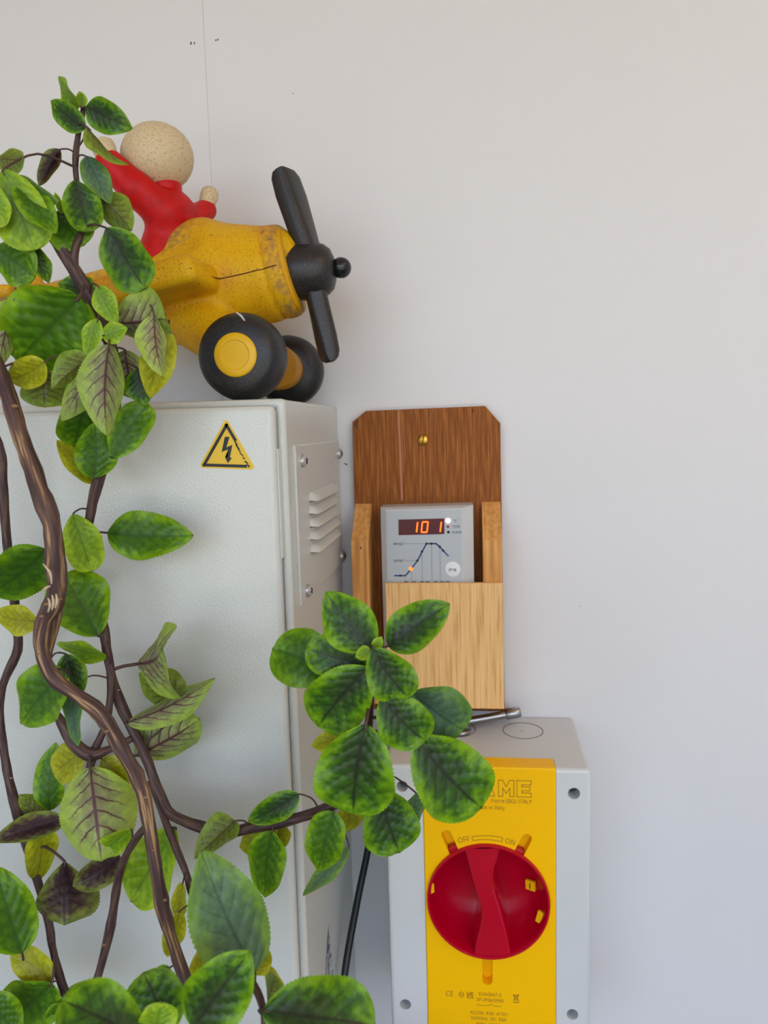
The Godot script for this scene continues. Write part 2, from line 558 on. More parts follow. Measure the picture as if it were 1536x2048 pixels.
# ------------------------------------------------------------------ kiln control cabinet
func build_cabinet() -> void:
	var t := thing("electrical_cabinet", "pale grey steel control cabinet with yellow warning triangle on its door", "cabinet")
	var grey := mat("cabinet_powder_coat", Color(0.80, 0.81, 0.775), 0.25)
	grey.normal_enabled = true
	grey.normal_texture = noise_tex(0.035, [], true, 5.0, 512, 2, 11)
	grey.normal_scale = 0.45
	triplanar(grey, Vector3(26, 26, 26))
	put(t, "body", box_mesh(V(-620, 920, 0), V(-120, 1520, 193), 0.0025), grey)
	# rolled lip round the door opening
	var b := begin()
	rbox(b, V(-127, 921, 188), V(-119.5, 1519.5, 198.5), 0.0035)
	rbox(b, V(-620, 1513.5, 188), V(-119.5, 1520.5, 198.5), 0.0035)
	put(t, "lip", commit(b), grey)
	# gasket seen in the joint
	put(t, "gasket", box_mesh(V(-615, 925, 192), V(-127.5, 1512, 200.5), 0.001), mat("gasket_rubber", Color(0.42, 0.42, 0.40), 0.8))
	var door := put(t, "door", box_mesh(V(-618, 923, 199.5), V(-124, 1516, 211), 0.0045), grey)
	put(door, "hinge", box_mesh(V(-125.5, 1416, 198.5), V(-123.2, 1488, 206), 0.0008), grey)
	# warning triangle
	var yel := mat("warning_yellow", Color(0.87, 0.71, 0.04), 0.4)
	var blk := mat("warning_black", Color(0.04, 0.04, 0.03), 0.5)
	var zf := 0.211
	var tri_pts := [[-172.8, 1477.1], [-173.6, 1479.2], [-155.8, 1507.1], [-153.9, 1507.0], [-137.7, 1476.9], [-139.6, 1475.2]]
	var st := put(door, "warning_sticker", plate_mesh(tri_pts, zf - 0.0002, zf + 0.0003), yel, Vector3.ZERO, "yellow triangular sticker with black lightning bolt")
	b = begin()
	stroke(b, [[-154.8, 1504.0], [-171.0, 1478.9], [-143.6, 1477.5]], 1.9, zf + 0.0003)
	stroke(b, [[-154.8, 1504.0], [-149.6, 1494.6]], 1.9, zf + 0.0003)
	var frag := [[-149.6, 1493.2, -148.6, 1491.6, 0.9], [-148.9, 1491.2, -147.4, 1488.6, 1.0], [-147.6, 1488.0, -146.6, 1487.4, 0.6], [-146.9, 1486.6, -145.8, 1484.9, 0.6], [-145.2, 1485.0, -144.9, 1483.9, 0.5], [-144.7, 1482.9, -144.0, 1482.4, 0.8], [-143.6, 1480.6, -142.2, 1479.4, 0.9], [-142.5, 1478.3, -141.3, 1477.9, 0.8], [-141.8, 1476.9, -140.9, 1477.2, 0.6]]
	for q in frag:
		stroke(b, [[q[0], q[1]], [q[2], q[3]]], q[4], zf + 0.0003)
	put(t, "sticker_border", commit(b), blk).reparent(st)
	b = begin()
	var bolt := PackedVector2Array()
	for p in [[-156.2, 1496.6], [-153.2, 1496.5], [-155.6, 1489.9], [-151.6, 1491.3], [-153.6, 1483.4], [-152.3, 1483.0], [-155.1, 1479.8], [-156.7, 1483.6], [-155.1, 1483.4], [-154.3, 1488.6], [-158.8, 1487.0]]:
		bolt.append(Vector2(p[0], p[1]) * 0.001)
	plate(b, bolt, zf + 0.0003, zf + 0.0006)
	put(t, "lightning_bolt", commit(b), blk).reparent(st)
	# vent plate on the side, with four pressed louvres and four screws
	var vp := put(t, "vent_plate", box_mesh(V(-120.5, 1377.5, 8), V(-118, 1489.5, 179), 0.001), grey)
	for k in 5:
		put(vp, "louvre", louvre_mesh(1455.0 - k * 9.6, 32.0, 143.0), grey)
	var steel := mat("screw_zinc", Color(0.72, 0.71, 0.69), 0.35, 0.6)
	for s in [[1478.0, 161.0], [1477.5, 14.0], [1385.0, 161.0], [1384.5, 14.0]]:
		var sc := put(vp, "screw", lathe_mesh([Vector2(0.0046, -0.001), Vector2(0.0047, 0.0012), Vector2(0.0041, 0.0026), Vector2(0.0026, 0.0034), Vector2(0.0001, 0.0036)], 20, Transform3D(Basis(Vector3(0, 0, 1), -PI / 2), V(-118, s[0], s[1]))), steel)
		b = begin()
		for a in [0.4, 0.4 + PI / 2]:
			rbox(b, Vector3(-0.0005, -0.0022, -0.0004), Vector3(0.0006, 0.0022, 0.0004), 0.0001, Transform3D(Basis(Vector3(1, 0, 0), a), V(-114.6, s[0], s[1])))
		put(sc, "cross_recess", commit(b), mat("recess_dark", Color(0.16, 0.15, 0.14), 0.7))
	# patch of blue-grey streaks low on the side
	b = begin()
	var rng := RandomNumberGenerator.new()
	rng.seed = 9
	for k in 70:
		var y := 1048.0 + rng.randf() * 50.0
		var f := (y - 1040.0) / 62.0
		var z := lerpf(lerpf(156, 106, rng.randf()), 120.0, f)
		var l := 3.0 + rng.randf() * 7.0
		rbox(b, Vector3(-0.00015, -0.0003, 0), Vector3(0.00015, 0.0003 + rng.randf() * 0.0006, l * 0.001), 0.0001, Transform3D(Basis(Vector3(1, 0, 0), 0.9), V(-120, y, z)))
	put(t, "streak_patch", commit(b), mat("streaks_blue_grey", Color(0.30, 0.34, 0.40), 0.7))

func louvre_mesh(y_low: float, z0: float, z1: float) -> ArrayMesh:
	var b := begin()
	var nu := 16
	var nv := 6
	var h := 6.6
	y_low -= 8.0
	var ids := []
	for i in nu + 1:
		var u := float(i) / nu
		var zz := lerpf(z0, z1, u)
		var ends := clampf(minf(u, 1.0 - u) / 0.10, 0.0, 1.0)
		ends = sin(ends * PI / 2)
		for j in nv + 1:
			var v := float(j) / nv
			var out := 6.0 * ends * (1.0 - pow(1.0 - v, 1.6))
			ids.append(vert(b, V(-118.2 + out, y_low + h * (1.0 - v), zz), Vector3(lerpf(0.55, 0.95, v), lerpf(0.85, 0.35, v), (pow(u * 2.0 - 1.0, 9.0)) * 0.9).normalized()))
	var w := nv + 1
	for i in nu:
		for j in nv:
			quad(b, ids[i * w + j], ids[i * w + j + 1], ids[(i + 1) * w + j + 1], ids[(i + 1) * w + j])
	# underside, set back so that a slot opens below the hood
	var us := []
	for i in nu + 1:
		var e: Vector3 = b.v[ids[i * w + nv]]
		us.append(vert(b, e, Vector3(0.2, -1, 0).normalized()))
		us.append(vert(b, Vector3(-0.1182, e.y + 0.0012, e.z), Vector3(0.2, -1, 0).normalized()))
	for i in nu:
		quad(b, us[2 * i], us[2 * i + 1], us[2 * i + 3], us[2 * i + 2])
	return commit(b)

# ------------------------------------------------------------------ rotary isolator switch
func csg_disc(parent: Node, x: float, y: float, r: float, z0: float, z1: float) -> void:
	var c := CSGCylinder3D.new()
	c.radius = r * 0.001
	c.height = (z1 - z0) * 0.001
	c.sides = 48 if r > 10 else 20
	c.operation = CSGShape3D.OPERATION_SUBTRACTION
	parent.add_child(c)
	c.rotation.x = PI / 2
	c.position = V(x, y, (z0 + z1) * 0.5)

func csg_slot(parent: Node, from: Vector2, to: Vector2, r: float, z0: float, z1: float) -> void:
	var g := CSGPolygon3D.new()
	var pts := PackedVector2Array()
	var d := (to - from).normalized()
	var a0 := d.angle()
	for k in 9:
		pts.append((to + Vector2.from_angle(a0 - PI / 2 + PI * k / 8) * r) * 0.001)
	for k in 9:
		pts.append((from + Vector2.from_angle(a0 + PI / 2 + PI * k / 8) * r) * 0.001)
	g.polygon = pts
	g.depth = (z1 - z0) * 0.001
	g.operation = CSGShape3D.OPERATION_SUBTRACTION
	parent.add_child(g)
	g.position.z = z1 * 0.001

func csg_mesh(parent: Node, m: Mesh) -> void:
	var c := CSGMesh3D.new()
	c.mesh = m
	parent.add_child(c)

const KX := 9.3
const KY := 1117.6

func build_isolator() -> void:
	var t := thing("isolator_switch", "grey and yellow rotary isolator box with a large red knob", "switch")
	var grey := mat("isolator_grey", Color(0.82, 0.83, 0.82), 0.42)
	var yel := mat("isolator_yellow", Color(1.0, 0.76, 0.0), 0.42)
	yel.metallic_specular = 0.3
	var red := mat("knob_red", Color(0.73, 0.0, 0.14), 0.2)
	var body := CSGCombiner3D.new()
	body.name = "body"
	csg_mesh(body, box_mesh(V(-72, 985, 0.5), V(90.5, 1230, 107), 0.003))
	for s in [[77.3, 1210.3], [76.4, 1021.2], [-58.3, 1212], [-60, 1020.8]]:
		csg_disc(body, s[0], s[1], 4.7, 92, 110)
	csg_disc(body, KX, KY, 48.0, 60, 110)
	var seat := CSGBox3D.new()
	seat.size = V(105.2, 270, 30)
	seat.operation = CSGShape3D.OPERATION_SUBTRACTION
	body.add_child(seat)
	seat.position = V(10.9, 1110, 104.2)
	t.add_child(body)
	for c in body.get_children():
		c.material = grey
	for s in [[77.3, 1210.3], [76.4, 1021.2], [-58.3, 1212], [-60, 1020.8]]:
		put(t, "cover_screw", lathe_mesh([Vector2(0.0042, -0.004), Vector2(0.0042, 0.0), Vector2(0.0036, 0.0006), Vector2(0.0014, 0.0006), Vector2(0.0012, -0.0012), Vector2(0.0001, -0.0012)], 18, Transform3D(Basis(Vector3(1, 0, 0), PI / 2), V(s[0], s[1], 95))), mat("cover_screw_grey", Color(0.28, 0.29, 0.30), 0.5))
	# yellow centre cover, wrapping over the top edge
	var cover := CSGCombiner3D.new()
	cover.name = "yellow_cover"
	csg_mesh(cover, box_mesh(V(-41.5, 984, 89.5), V(63.3, 1230.9, 108.2), 0.0012))
	csg_disc(cover, KX, KY, 48.0, 60, 115)
	for s in [[Vector2(-14.7, 1151.2), Vector2(-23.2, 1172.8)], [Vector2(31.3, 1152.9), Vector2(40.4, 1172.0)], [Vector2(8.4, 1075), Vector2(8.1, 1047.9)]]:
		csg_slot(cover, s[0], s[1], 4.1, 99.0, 112.0)
	t.add_child(cover)
	for c in cover.get_children():
		c.material = yel
	# red padlock tabs showing in the upper slots
	for s in [[-17.0, 1157.5, 0.42], [33.4, 1157.0, -0.44]]:
		put(t, "lock_tab", box_mesh(Vector3(-0.0038, -0.002, -0.004), Vector3(0.0038, 0.0045, 0.003), 0.001, Transform3D(Basis(Vector3(0, 0, 1), s[2]), V(s[0], s[1], 103.5))), red)
	# knob: a rimmed bowl with a waisted grip across it
	var knob := put(t, "knob", lathe_mesh([Vector2(0.0472, -0.022), Vector2(0.0490, -0.004), Vector2(0.0494, 0.0022), Vector2(0.0488, 0.0034), Vector2(0.0476, 0.0034), Vector2(0.0470, 0.0026), Vector2(0.0462, -0.005), Vector2(0.0438, -0.0155), Vector2(0.039, -0.0235), Vector2(0.031, -0.0300), Vector2(0.019, -0.034), Vector2(0.0001, -0.0355)], 72, Transform3D(Basis(Vector3(1, 0, 0), PI / 2), V(KX, KY, 108.2))), red, Vector3.ZERO, "red bowl-shaped rotary knob")
	put(knob, "grip", grip_mesh(), red)
	for w in [[44.8, 1119.0, 4.3, 4.2, 0.05, 83.8], [51.0, 1101.0, 2.6, 5.0, -0.25, 98.0], [-36.6, 1122.0, 2.2, 4.0, 0.05, 98.5]]:
		var win := put(knob, "indicator_window", box_mesh(Vector3(-w[2] * 0.001, -w[3] * 0.001, -0.002), Vector3(w[2] * 0.001, w[3] * 0.001, 0.0012), 0.0006, Transform3D(Basis(Vector3(0, 0, 1), w[4]) * Basis(Vector3(0, 1, 0), -0.55 if w[0] > 0 else 0.7), V(w[0], w[1], w[5] + 3.2))), yel)
		if w[2] > 4.0:
			put(win, "on_mark", box_mesh(Vector3(-0.0004, -0.0026, 0.0011), Vector3(0.0004, 0.0026, 0.0015), 0.0001, Transform3D(Basis(Vector3(0, 1, 0), -0.55), V(w[0], w[1], w[5] + 3.2))), mat("mark_black", Color(0.08, 0.07, 0.05), 0.6))
	# cable entry knockouts pressed into the top
	for x in [42.9, -16.0]:
		var b := begin()
		var ring := begin()
		lathe(ring, [Vector2(0.0171, -0.0004), Vector2(0.0171, 0.0003), Vector2(0.0177, 0.0003), Vector2(0.0177, -0.0004)], 40, Transform3D(Basis(), V(x, 1230, 33)))
		put(t, "knockout_ring", commit(ring), mat("knockout_line", Color(0.42, 0.40, 0.38), 0.7))
		lathe(b, [Vector2(0.0012, -0.0003), Vector2(0.0011, 0.0005), Vector2(0.0001, 0.0006)], 12, Transform3D(Basis(), V(x, 1230, 33)))
		put(t, "knockout_centre", commit(b), grey)
	isolator_print(t)

func grip_mesh() -> ArrayMesh:
	var left := GRIP_L
	var right := GRIP_R
	var b := begin()
	# front face points run top to bottom; the sides flare towards the bowl
	var n := left.size()
	var zt := 0.1102
	var f := []
	for i in n:
		var l := V(left[i][0], left[i][1], 0)
		var r := V(right[i][0], right[i][1], 0)
		l.z = zt
		r.z = zt
		f.append([l, r])
	for i in n - 1:
		var q0 := vert(b, f[i][0], Vector3(0, 0, 1))
		var q1 := vert(b, f[i][1], Vector3(0, 0, 1))
		var q2 := vert(b, f[i + 1][1], Vector3(0, 0, 1))
		var q3 := vert(b, f[i + 1][0], Vector3(0, 0, 1))
		quad(b, q0, q1, q2, q3)
		for s in 2:
			var a: Vector3 = f[i][s]
			var c: Vector3 = f[i + 1][s]
			var out := Vector3(-1.0 if s == 0 else 1.0, 0, 0)
			var nn := (c - a).cross(Vector3(0, 0, 1)).normalized()
			if nn.dot(out) < 0:
				nn = -nn
			# rounded shoulder, then the wall down into the bowl
			var drop := [[0.0, 0.0, 1.0], [0.0009, -0.0004, 0.7], [0.0014, -0.0014, 0.25], [0.0034, -0.037, 0.08]]
			for k in 3:
				var n0: Vector3 = (nn + Vector3(0, 0, drop[k][2] * 2.0)).normalized()
				var n1: Vector3 = (nn + Vector3(0, 0, drop[k + 1][2] * 2.0)).normalized()
				q0 = vert(b, a + nn * drop[k][0] + Vector3(0, 0, drop[k][1]), n0)
				q1 = vert(b, c + nn * drop[k][0] + Vector3(0, 0, drop[k][1]), n0)
				q2 = vert(b, c + nn * drop[k + 1][0] + Vector3(0, 0, drop[k + 1][1]), n1)
				q3 = vert(b, a + nn * drop[k + 1][0] + Vector3(0, 0, drop[k + 1][1]), n1)
				quad(b, q0, q1, q2, q3)
	return commit(b)

const GRIP_L := [[-7.6, 1162.6], [-4.6, 1150.0], [-1.3, 1136.0], [2.6, 1122.0], [5.9, 1108.9], [5.3, 1102.0], [4.0, 1095.0], [0.2, 1080.0], [-1.2, 1070.6]]
const GRIP_R := [[18.2, 1164.0], [16.0, 1156.0], [13.6, 1148.0], [11.9, 1139.6], [12.2, 1131.0], [16.0, 1117.0], [18.4, 1108.0], [22.1, 1092.5], [26.0, 1072.0]]

func isolator_print(t: Node3D) -> void:
	var ink := mat("isolator_print", Color(0.66, 0.48, 0.06), 0.6)
	var z := 0.1082
	# outlined block capitals
	var b := begin()
	var shapes := {
		"S": [[0, 0], [9, 0], [11, 2], [11, 6], [9, 8], [4, 8], [4, 10], [11, 10], [11, 13.5], [2, 13.5], [0, 11.5], [0, 7], [2, 5.2], [7, 5.2], [7, 3.4], [0, 3.4]],
		"C": [[2, 0], [11, 0], [11, 3.4], [4, 3.4], [4, 10.1], [11, 10.1], [11, 13.5], [2, 13.5], [0, 11.5], [0, 2]],
		"A": [[0, 0], [3.4, 0], [4.2, 2.4], [8.2, 2.4], [9, 0], [12.4, 0], [8, 13.5], [4.4, 13.5]],
		"M": [[0, 0], [3.3, 0], [3.3, 7], [6, 2.6], [8.8, 7], [8.8, 0], [12.1, 0], [12.1, 13.5], [8.9, 13.5], [6, 8.2], [3.2, 13.5], [0, 13.5]],
		"E": [[0, 0], [11, 0], [11, 3.4], [4, 3.4], [4, 5.2], [10, 5.2], [10, 8.4], [4, 8.4], [4, 10.1], [11, 10.1], [11, 13.5], [0, 13.5]],
	}
	var x := [-24.0, -10.5, 3.2, 18.6, 33.0]
	var k := 0
	for c in ["S", "C", "A", "M", "E"]:
		var pts := []
		for p in shapes[c]:
			pts.append([x[k] + p[0], 1206.8 + p[1]])
		stroke(b, pts, 0.55, z, true, 0.0002)
		k += 1
	put(t, "maker_name", commit(b), ink)
	lettering(t, "address_print", "Parre (BG) ITALY", 3.1, V(44.6, 1202.9, 108.3), ink, HORIZONTAL_ALIGNMENT_RIGHT)
	lettering(t, "origin_print", "Made in Italy", 3.0, V(23.4, 1197.2, 108.3), ink, HORIZONTAL_ALIGNMENT_RIGHT)
	lettering(t, "off_print", "OFF", 4.2, V(-9.6, 1169.2, 108.3), ink, HORIZONTAL_ALIGNMENT_CENTER, 0.22)
	lettering(t, "on_print", "ON", 4.2, V(27.4, 1168.9, 108.3), ink, HORIZONTAL_ALIGNMENT_CENTER, -0.24)
	b = begin()
	var arc := []
	for i in 9:
		var a := PI / 2 + lerpf(0.21, -0.21, i / 8.0)
		arc.append([KX + cos(a) * 58.3, 1115.0 + sin(a) * 58.3])
	for i in 9:
		var a := PI / 2 + lerpf(-0.21, 0.21, i / 8.0)
		arc.append([KX + cos(a) * 55.0, 1115.0 + sin(a) * 55.0])
	stroke(b, arc, 0.5, z, true, 0.0002)
	put(t, "travel_mark", commit(b), ink)
	lettering(t, "standard_print", "EN60947-3", 2.7, V(10.0, 1035.4, 108.3), ink)
	lettering(t, "rating_print", "3P-IP66/IP69", 2.7, V(9.8, 1030.4, 108.3), ink)
	lettering(t, "current_print", "AC23A  63A  415V~", 2.7, V(9.6, 1018.6, 108.3), ink)
	lettering(t, "current_print", "50/60Hz  Ith  63A", 2.7, V(8.6, 1013.6, 108.3), ink)
	lettering(t, "current_print", "500V AC23A", 2.7, V(8.6, 1008.4, 108.3), ink)
	lettering(t, "conformity_mark", "CE", 4.2, V(-23.0, 1034.0, 108.3), ink)
	b = begin()
	stroke(b, [[-15.2, 1034.6], [-14.0, 1036.2], [-12.6, 1036.2], [-11.4, 1034.6], [-11.4, 1033.2], [-12.6, 1031.8], [-14.0, 1031.8], [-15.2, 1033.2]], 0.45, z, true)
	stroke(b, [[-14.4, 1034.0], [-12.2, 1034.0]], 0.5, z)
	# conformity letters in a square block
	stroke(b, [[-8.6, 1036.4], [-8.6, 1034.4], [-6.6, 1034.4], [-6.6, 1036.4]], 0.6, z)
	stroke(b, [[-5.6, 1036.6], [-5.6, 1034.2]], 0.6, z)
	stroke(b, [[-3.8, 1036.6], [-5.4, 1035.4], [-3.8, 1034.2]], 0.6, z)
	stroke(b, [[-6.6, 1033.2], [-8.4, 1033.0], [-8.4, 1031.4], [-6.6, 1031.2]], 0.6, z)
	stroke(b, [[-5.8, 1031.0], [-4.7, 1033.4], [-3.6, 1031.0]], 0.6, z)
	# circuit symbol
	stroke(b, [[-1.0, 1025.6], [7.0, 1025.4]], 0.4, z)
	stroke(b, [[7.0, 1025.4], [12.0, 1027.0]], 0.4, z)
	stroke(b, [[12.6, 1025.6], [19.0, 1025.4]], 0.4, z)
	# crossed out bin
	stroke(b, [[29.0, 1036.4], [33.2, 1036.4]], 0.6, z)
	stroke(b, [[29.4, 1036.4], [30.0, 1032.0], [32.2, 1032.0], [32.8, 1036.4]], 0.5, z)
	stroke(b, [[28.8, 1037.0], [33.4, 1031.6]], 0.5, z)
	stroke(b, [[33.4, 1037.0], [28.8, 1031.6]], 0.5, z)
	stroke(b, [[29.2, 1030.0], [33.0, 1030.0]], 0.8, z)
	put(t, "approval_marks", commit(b), ink)

# ------------------------------------------------------------------ wooden holder on the wall
func wood(key: String, ramp: Array, s: Vector3, rough := 0.6, sd := 2) -> StandardMaterial3D:
	var m := mat(key, Color.WHITE, rough)
	m.metallic_specular = 0.3
	if m.albedo_texture == null:
		m.albedo_texture = noise_tex(0.03, ramp, false, 1.0, 512, 5, sd)
		m.normal_enabled = true
		m.normal_texture = noise_tex(0.02, [], true, 3.0, 256, 4, sd + 20)
		m.normal_scale = 0.15
		triplanar(m, s, false)
	return m

func build_holder() -> void:
	var t := thing("wooden_holder", "varnished plywood holder screwed to the wall, with clipped top corners", "holder")
	var ply := wood("plywood_brown", [[0.15, Color(0.47, 0.26, 0.09)], [0.5, Color(0.56, 0.325, 0.115)], [0.7, Color(0.61, 0.37, 0.15)], [0.85, Color(0.68, 0.45, 0.22)]], Vector3(26, 1.3, 26), 0.55, 2)
	var pine := wood("batten_pine", [[0.2, Color(0.72, 0.49, 0.25)], [0.55, Color(0.83, 0.60, 0.33)], [0.85, Color(0.87, 0.66, 0.40)]], Vector3(13, 0.9, 13), 0.55, 6)
	var oak := wood("front_ply_pale", [[0.20, Color(0.83, 0.63, 0.39)], [0.36, Color(0.90, 0.71, 0.46)], [0.65, Color(0.93, 0.76, 0.51)], [0.9, Color(0.95, 0.79, 0.56)]], Vector3(19, 0.8, 19), 0.55, 9)
	var board := [[-106.5, 1238], [-105, 1505.5], [-92.3, 1515], [13.5, 1516.3], [26.4, 1500.8], [28.2, 1238]]
	put(t, "back_board", plate_mesh(board, 0.0, 0.009, 0.0006), ply)
	put(t, "pale_streak", plate_mesh([[-63.9, 1514.9], [-62.4, 1514.9], [-61.0, 1434], [-62.6, 1434]], 0.0085, 0.0092), mat("streak_pink_wood", Color(0.71, 0.47, 0.33), 0.6))
	put(t, "pale_streak", plate_mesh([[-60.9, 1514.9], [-60.1, 1514.9], [-59.6, 1460], [-60.2, 1460]], 0.0085, 0.0092), mat("streak_tan_wood", Color(0.60, 0.37, 0.21), 0.6))
	# chips at the cut corners
	for c in [[-101.0, 1507.0, 8.0], [-102.8, 1504.5, 4.0], [2.6, 1514.0, 3.2], [-99.8, 1508.0, 3.0]]:
		put(t, "edge_chip", box_mesh(V(c[0] - 0.35, c[1] - c[2], 8.7), V(c[0] + 0.35, c[1], 9.3), 0.0002), mat("chip_dark", Color(0.14, 0.09, 0.06), 0.8))
	# battens with a raked top
	for s in [[-104.4, -89.3], [9.5, 25.8]]:
		var b := begin()
		var prof := PackedVector2Array([Vector2(0.009, 1.2545), Vector2(0.040, 1.2545), Vector2(0.040, 1.4015), Vector2(0.009, 1.4315)])
		# profile lies in (z, y); turned so that it is pushed along x
		plate(b, prof, s[0] * 0.001, s[1] * 0.001, Transform3D(Basis(Vector3(0, 0, 1), Vector3(0, 1, 0), Vector3(1, 0, 0)), Vector3.ZERO))
		put(t, "batten", commit(b), pine)
	put(t, "front_panel", box_mesh(V(-75.2, 1254, 40), V(26.2, 1365.5, 45), 0.0007), oak)
	put(t, "bottom_rail", box_mesh(V(-89, 1255, 9), V(9.4, 1266, 40), 0.0006), pine)
	put(t, "knot", plate_mesh(disc_pts(-96.2, 1396.0, 1.3, 10, 0.5), 0.0395, 0.0402), mat("knot_dark", Color(0.33, 0.18, 0.09), 0.7))
	var brass := mat("brass", Color(0.80, 0.62, 0.24), 0.28, 1.0)
	var sc := put(t, "brass_screw", lathe_mesh([Vector2(0.0050, 0), Vector2(0.0048, 0.0009), Vector2(0.0036, 0.0017), Vector2(0.0001, 0.0020)], 24, Transform3D(Basis(Vector3(1, 0, 0), PI / 2), V(-41.8, 1487.8, 9))), brass, Vector3.ZERO, "slotted brass screw")
	put(sc, "slot", box_mesh(Vector3(-0.0006, -0.0043, 0.0014), Vector3(0.0006, 0.0043, 0.0022), 0.0001, Transform3D(Basis(Vector3(0, 0, 1), -0.2), V(-41.8, 1487.8, 9))), mat("brass_slot", Color(0.34, 0.24, 0.09), 0.5, 0.6))

# ------------------------------------------------------------------ kiln programmer
func build_controller() -> void:
	var t := thing("kiln_controller", "small grey kiln programmer with lit red display standing in the wooden holder", "controller")
	var grey := mat("controller_grey", Color(0.70, 0.72, 0.72), 0.45)
	var rim := mat("controller_rim", Color(0.76, 0.755, 0.74), 0.45)
	# housing with sloping sides
	var b := begin()
	var back := [Vector3(-78.6, 1266.5, 10), Vector3(1.7, 1266.5, 10), Vector3(1.7, 1431.6, 10), Vector3(-78.6, 1430.6, 10)]
	var mid := [Vector3(-78.6, 1266.5, 34), Vector3(1.7, 1266.5, 34), Vector3(1.7, 1431.6, 34), Vector3(-78.6, 1430.6, 34)]
	var front := [Vector3(-73.8, 1268, 38), Vector3(-7.4, 1268, 38.4), Vector3(-7.6, 1429.6, 38.4), Vector3(-73.8, 1429.0, 38)]
	for pair in [[back, mid], [mid, front]]:
		for i in 4:
			var j := (i + 1) % 4
			var n: Vector3 = (pair[0][j] - pair[0][i]).cross(pair[1][i] - pair[0][i]).normalized()
			var ids := []
			for p in [pair[0][i], pair[0][j], pair[1][j], pair[1][i]]:
				ids.append(vert(b, p * 0.001, n))
			quad(b, ids[0], ids[1], ids[2], ids[3])
	for face in [[back, Vector3(0, 0, -1)], [front, Vector3(0, 0, 1)]]:
		var ids := []
		for p in face[0]:
			ids.append(vert(b, p * 0.001, face[1]))
		quad(b, ids[0], ids[1], ids[2], ids[3])
	put(t, "housing", commit(b), rim)
	put(t, "front_plate", plate_mesh([[-72.6, 1268.5], [-8.4, 1268.5], [-8.6, 1428.2], [-72.7, 1427.6]], 0.0375, 0.0388), grey)
	var z := 0.0388
	var win := mat("display_window", Color(0.34, 0.02, 0.07), 0.3)
	var disp := put(t, "display", plate_mesh([[-62.8, 1406.7], [-23.2, 1407.3], [-23.0, 1420.9], [-62.6, 1420.3]], z, z + 0.0003), win, Vector3.ZERO, "red numeric display reading 101")
	var lit := mat("display_digits", Color(0.9, 0.25, 0.05), 0.5)
	lit.emission_enabled = true
	lit.emission = Color(1.0, 0.36, 0.03)
	lit.emission_energy_multiplier = 0.75
	var dim := mat("display_unlit", Color(0.24, 0.02, 0.05), 0.4)
	# seven-segment figures: which bars of each of the four places are lit
	var on := ["", "bc", "abcdef", "bc"]
	for k in 4:
		var cx: float = [-58.0, -49.0, -40.0, -28.6][k]
		for s in "abcdefg":
			var lay: Array = SEGMENTS[s]
			var o := begin()
			var pts := []
			for p in lay:
				pts.append([cx + p[0] * 2.7 + p[1] * 0.6, 1413.6 + p[1] * 4.5])
			var is_lit: bool = s in on[k]
			stroke(o, pts, 1.15 if is_lit else 0.7, z + 0.0003)
			put(disp, "lit_segment" if is_lit else "unlit_segment", commit(o), lit if is_lit else dim)
	var white := mat("led_white_glow", Color(1, 0.85, 0.82), 0.4)
	white.emission_enabled = true
	white.emission = Color(1.0, 0.72, 0.70)
	white.emission_energy_multiplier = 0.55
	var ember := mat("led_orange_glow", Color(1, 0.4, 0.1), 0.4)
	ember.emission_enabled = true
	ember.emission = Color(1.0, 0.40, 0.12)
	ember.emission_energy_multiplier = 0.6
	var dome := func(x: float, y: float, r: float) -> ArrayMesh:
		return lathe_mesh([Vector2(r, 0), Vector2(r * 0.85, r * 0.35), Vector2(r * 0.45, r * 0.6), Vector2(0.0001, r * 0.65)], 16, Transform3D(Basis(Vector3(1, 0, 0), PI / 2), V(x, y, 38.8)))
	put(t, "led_lamp", dome.call(-19.9, 1418.9, 0.0023), white, Vector3.ZERO, "lit white indicator lamp")
	put(t, "led_lamp", dome.call(-20.0, 1413.7, 0.0011), mat("led_red", Color(0.55, 0.03, 0.06), 0.4), Vector3.ZERO, "small red indicator lamp")
	put(t, "led_lamp", dome.call(-19.7, 1408.9, 0.0012), mat("led_off", Color(0.08, 0.05, 0.06), 0.4), Vector3.ZERO, "dark unlit indicator lamp")
	var ink := mat("controller_print", Color(0.20, 0.21, 0.23), 0.6)
	lettering(t, "unit_print", "°C", 2.2, V(-13.8, 1418.6, 38.9), ink)
	lettering(t, "unit_print", "°C/h", 2.2, V(-13.0, 1413.6, 38.9), ink)
	lettering(t, "unit_print", "h:min", 2.2, V(-12.4, 1408.8, 38.9), ink)
	lettering(t, "step_print", "temp2", 2.2, V(-63.0, 1399.2, 38.9), ink)
	lettering(t, "step_print", "temp1", 2.2, V(-63.0, 1384.4, 38.9), ink)
	# firing curve
	b = begin()
	for l in [[[-57.5, 1399.2], [-40.0, 1399.1]], [[-57.5, 1384.3], [-48.0, 1384.3]], [[-57.7, 1371], [-57.8, 1366]], [[-52.3, 1376], [-52.4, 1366]], [[-42.8, 1391.5], [-43.0, 1366]], [[-34.4, 1399], [-34.6, 1366]], [[-27.2, 1395], [-27.4, 1366]]]:
		stroke(b, l, 0.3, z)
	put(t, "curve_guides", commit(b), mat("guide_grey", Color(0.50, 0.52, 0.55), 0.6))
	b = begin()
	stroke(b, [[-66.9, 1371], [-57.7, 1371], [-52.7, 1376.7], [-46.9, 1384.2], [-38.8, 1399.1], [-30.6, 1399.0], [-27.6, 1396.6], [-23.4, 1391.6]], 1.25, z, false, 0.0002)
	stroke(b, [[-22.4, 1390.6], [-21.8, 1390.0]], 1.2, z, false, 0.0002)
	stroke(b, [[-20.9, 1389.0], [-20.3, 1388.4]], 1.1, z, false, 0.0002)
	put(t, "firing_curve", commit(b), mat("curve_blue", Color(0.03, 0.22, 0.46), 0.5))
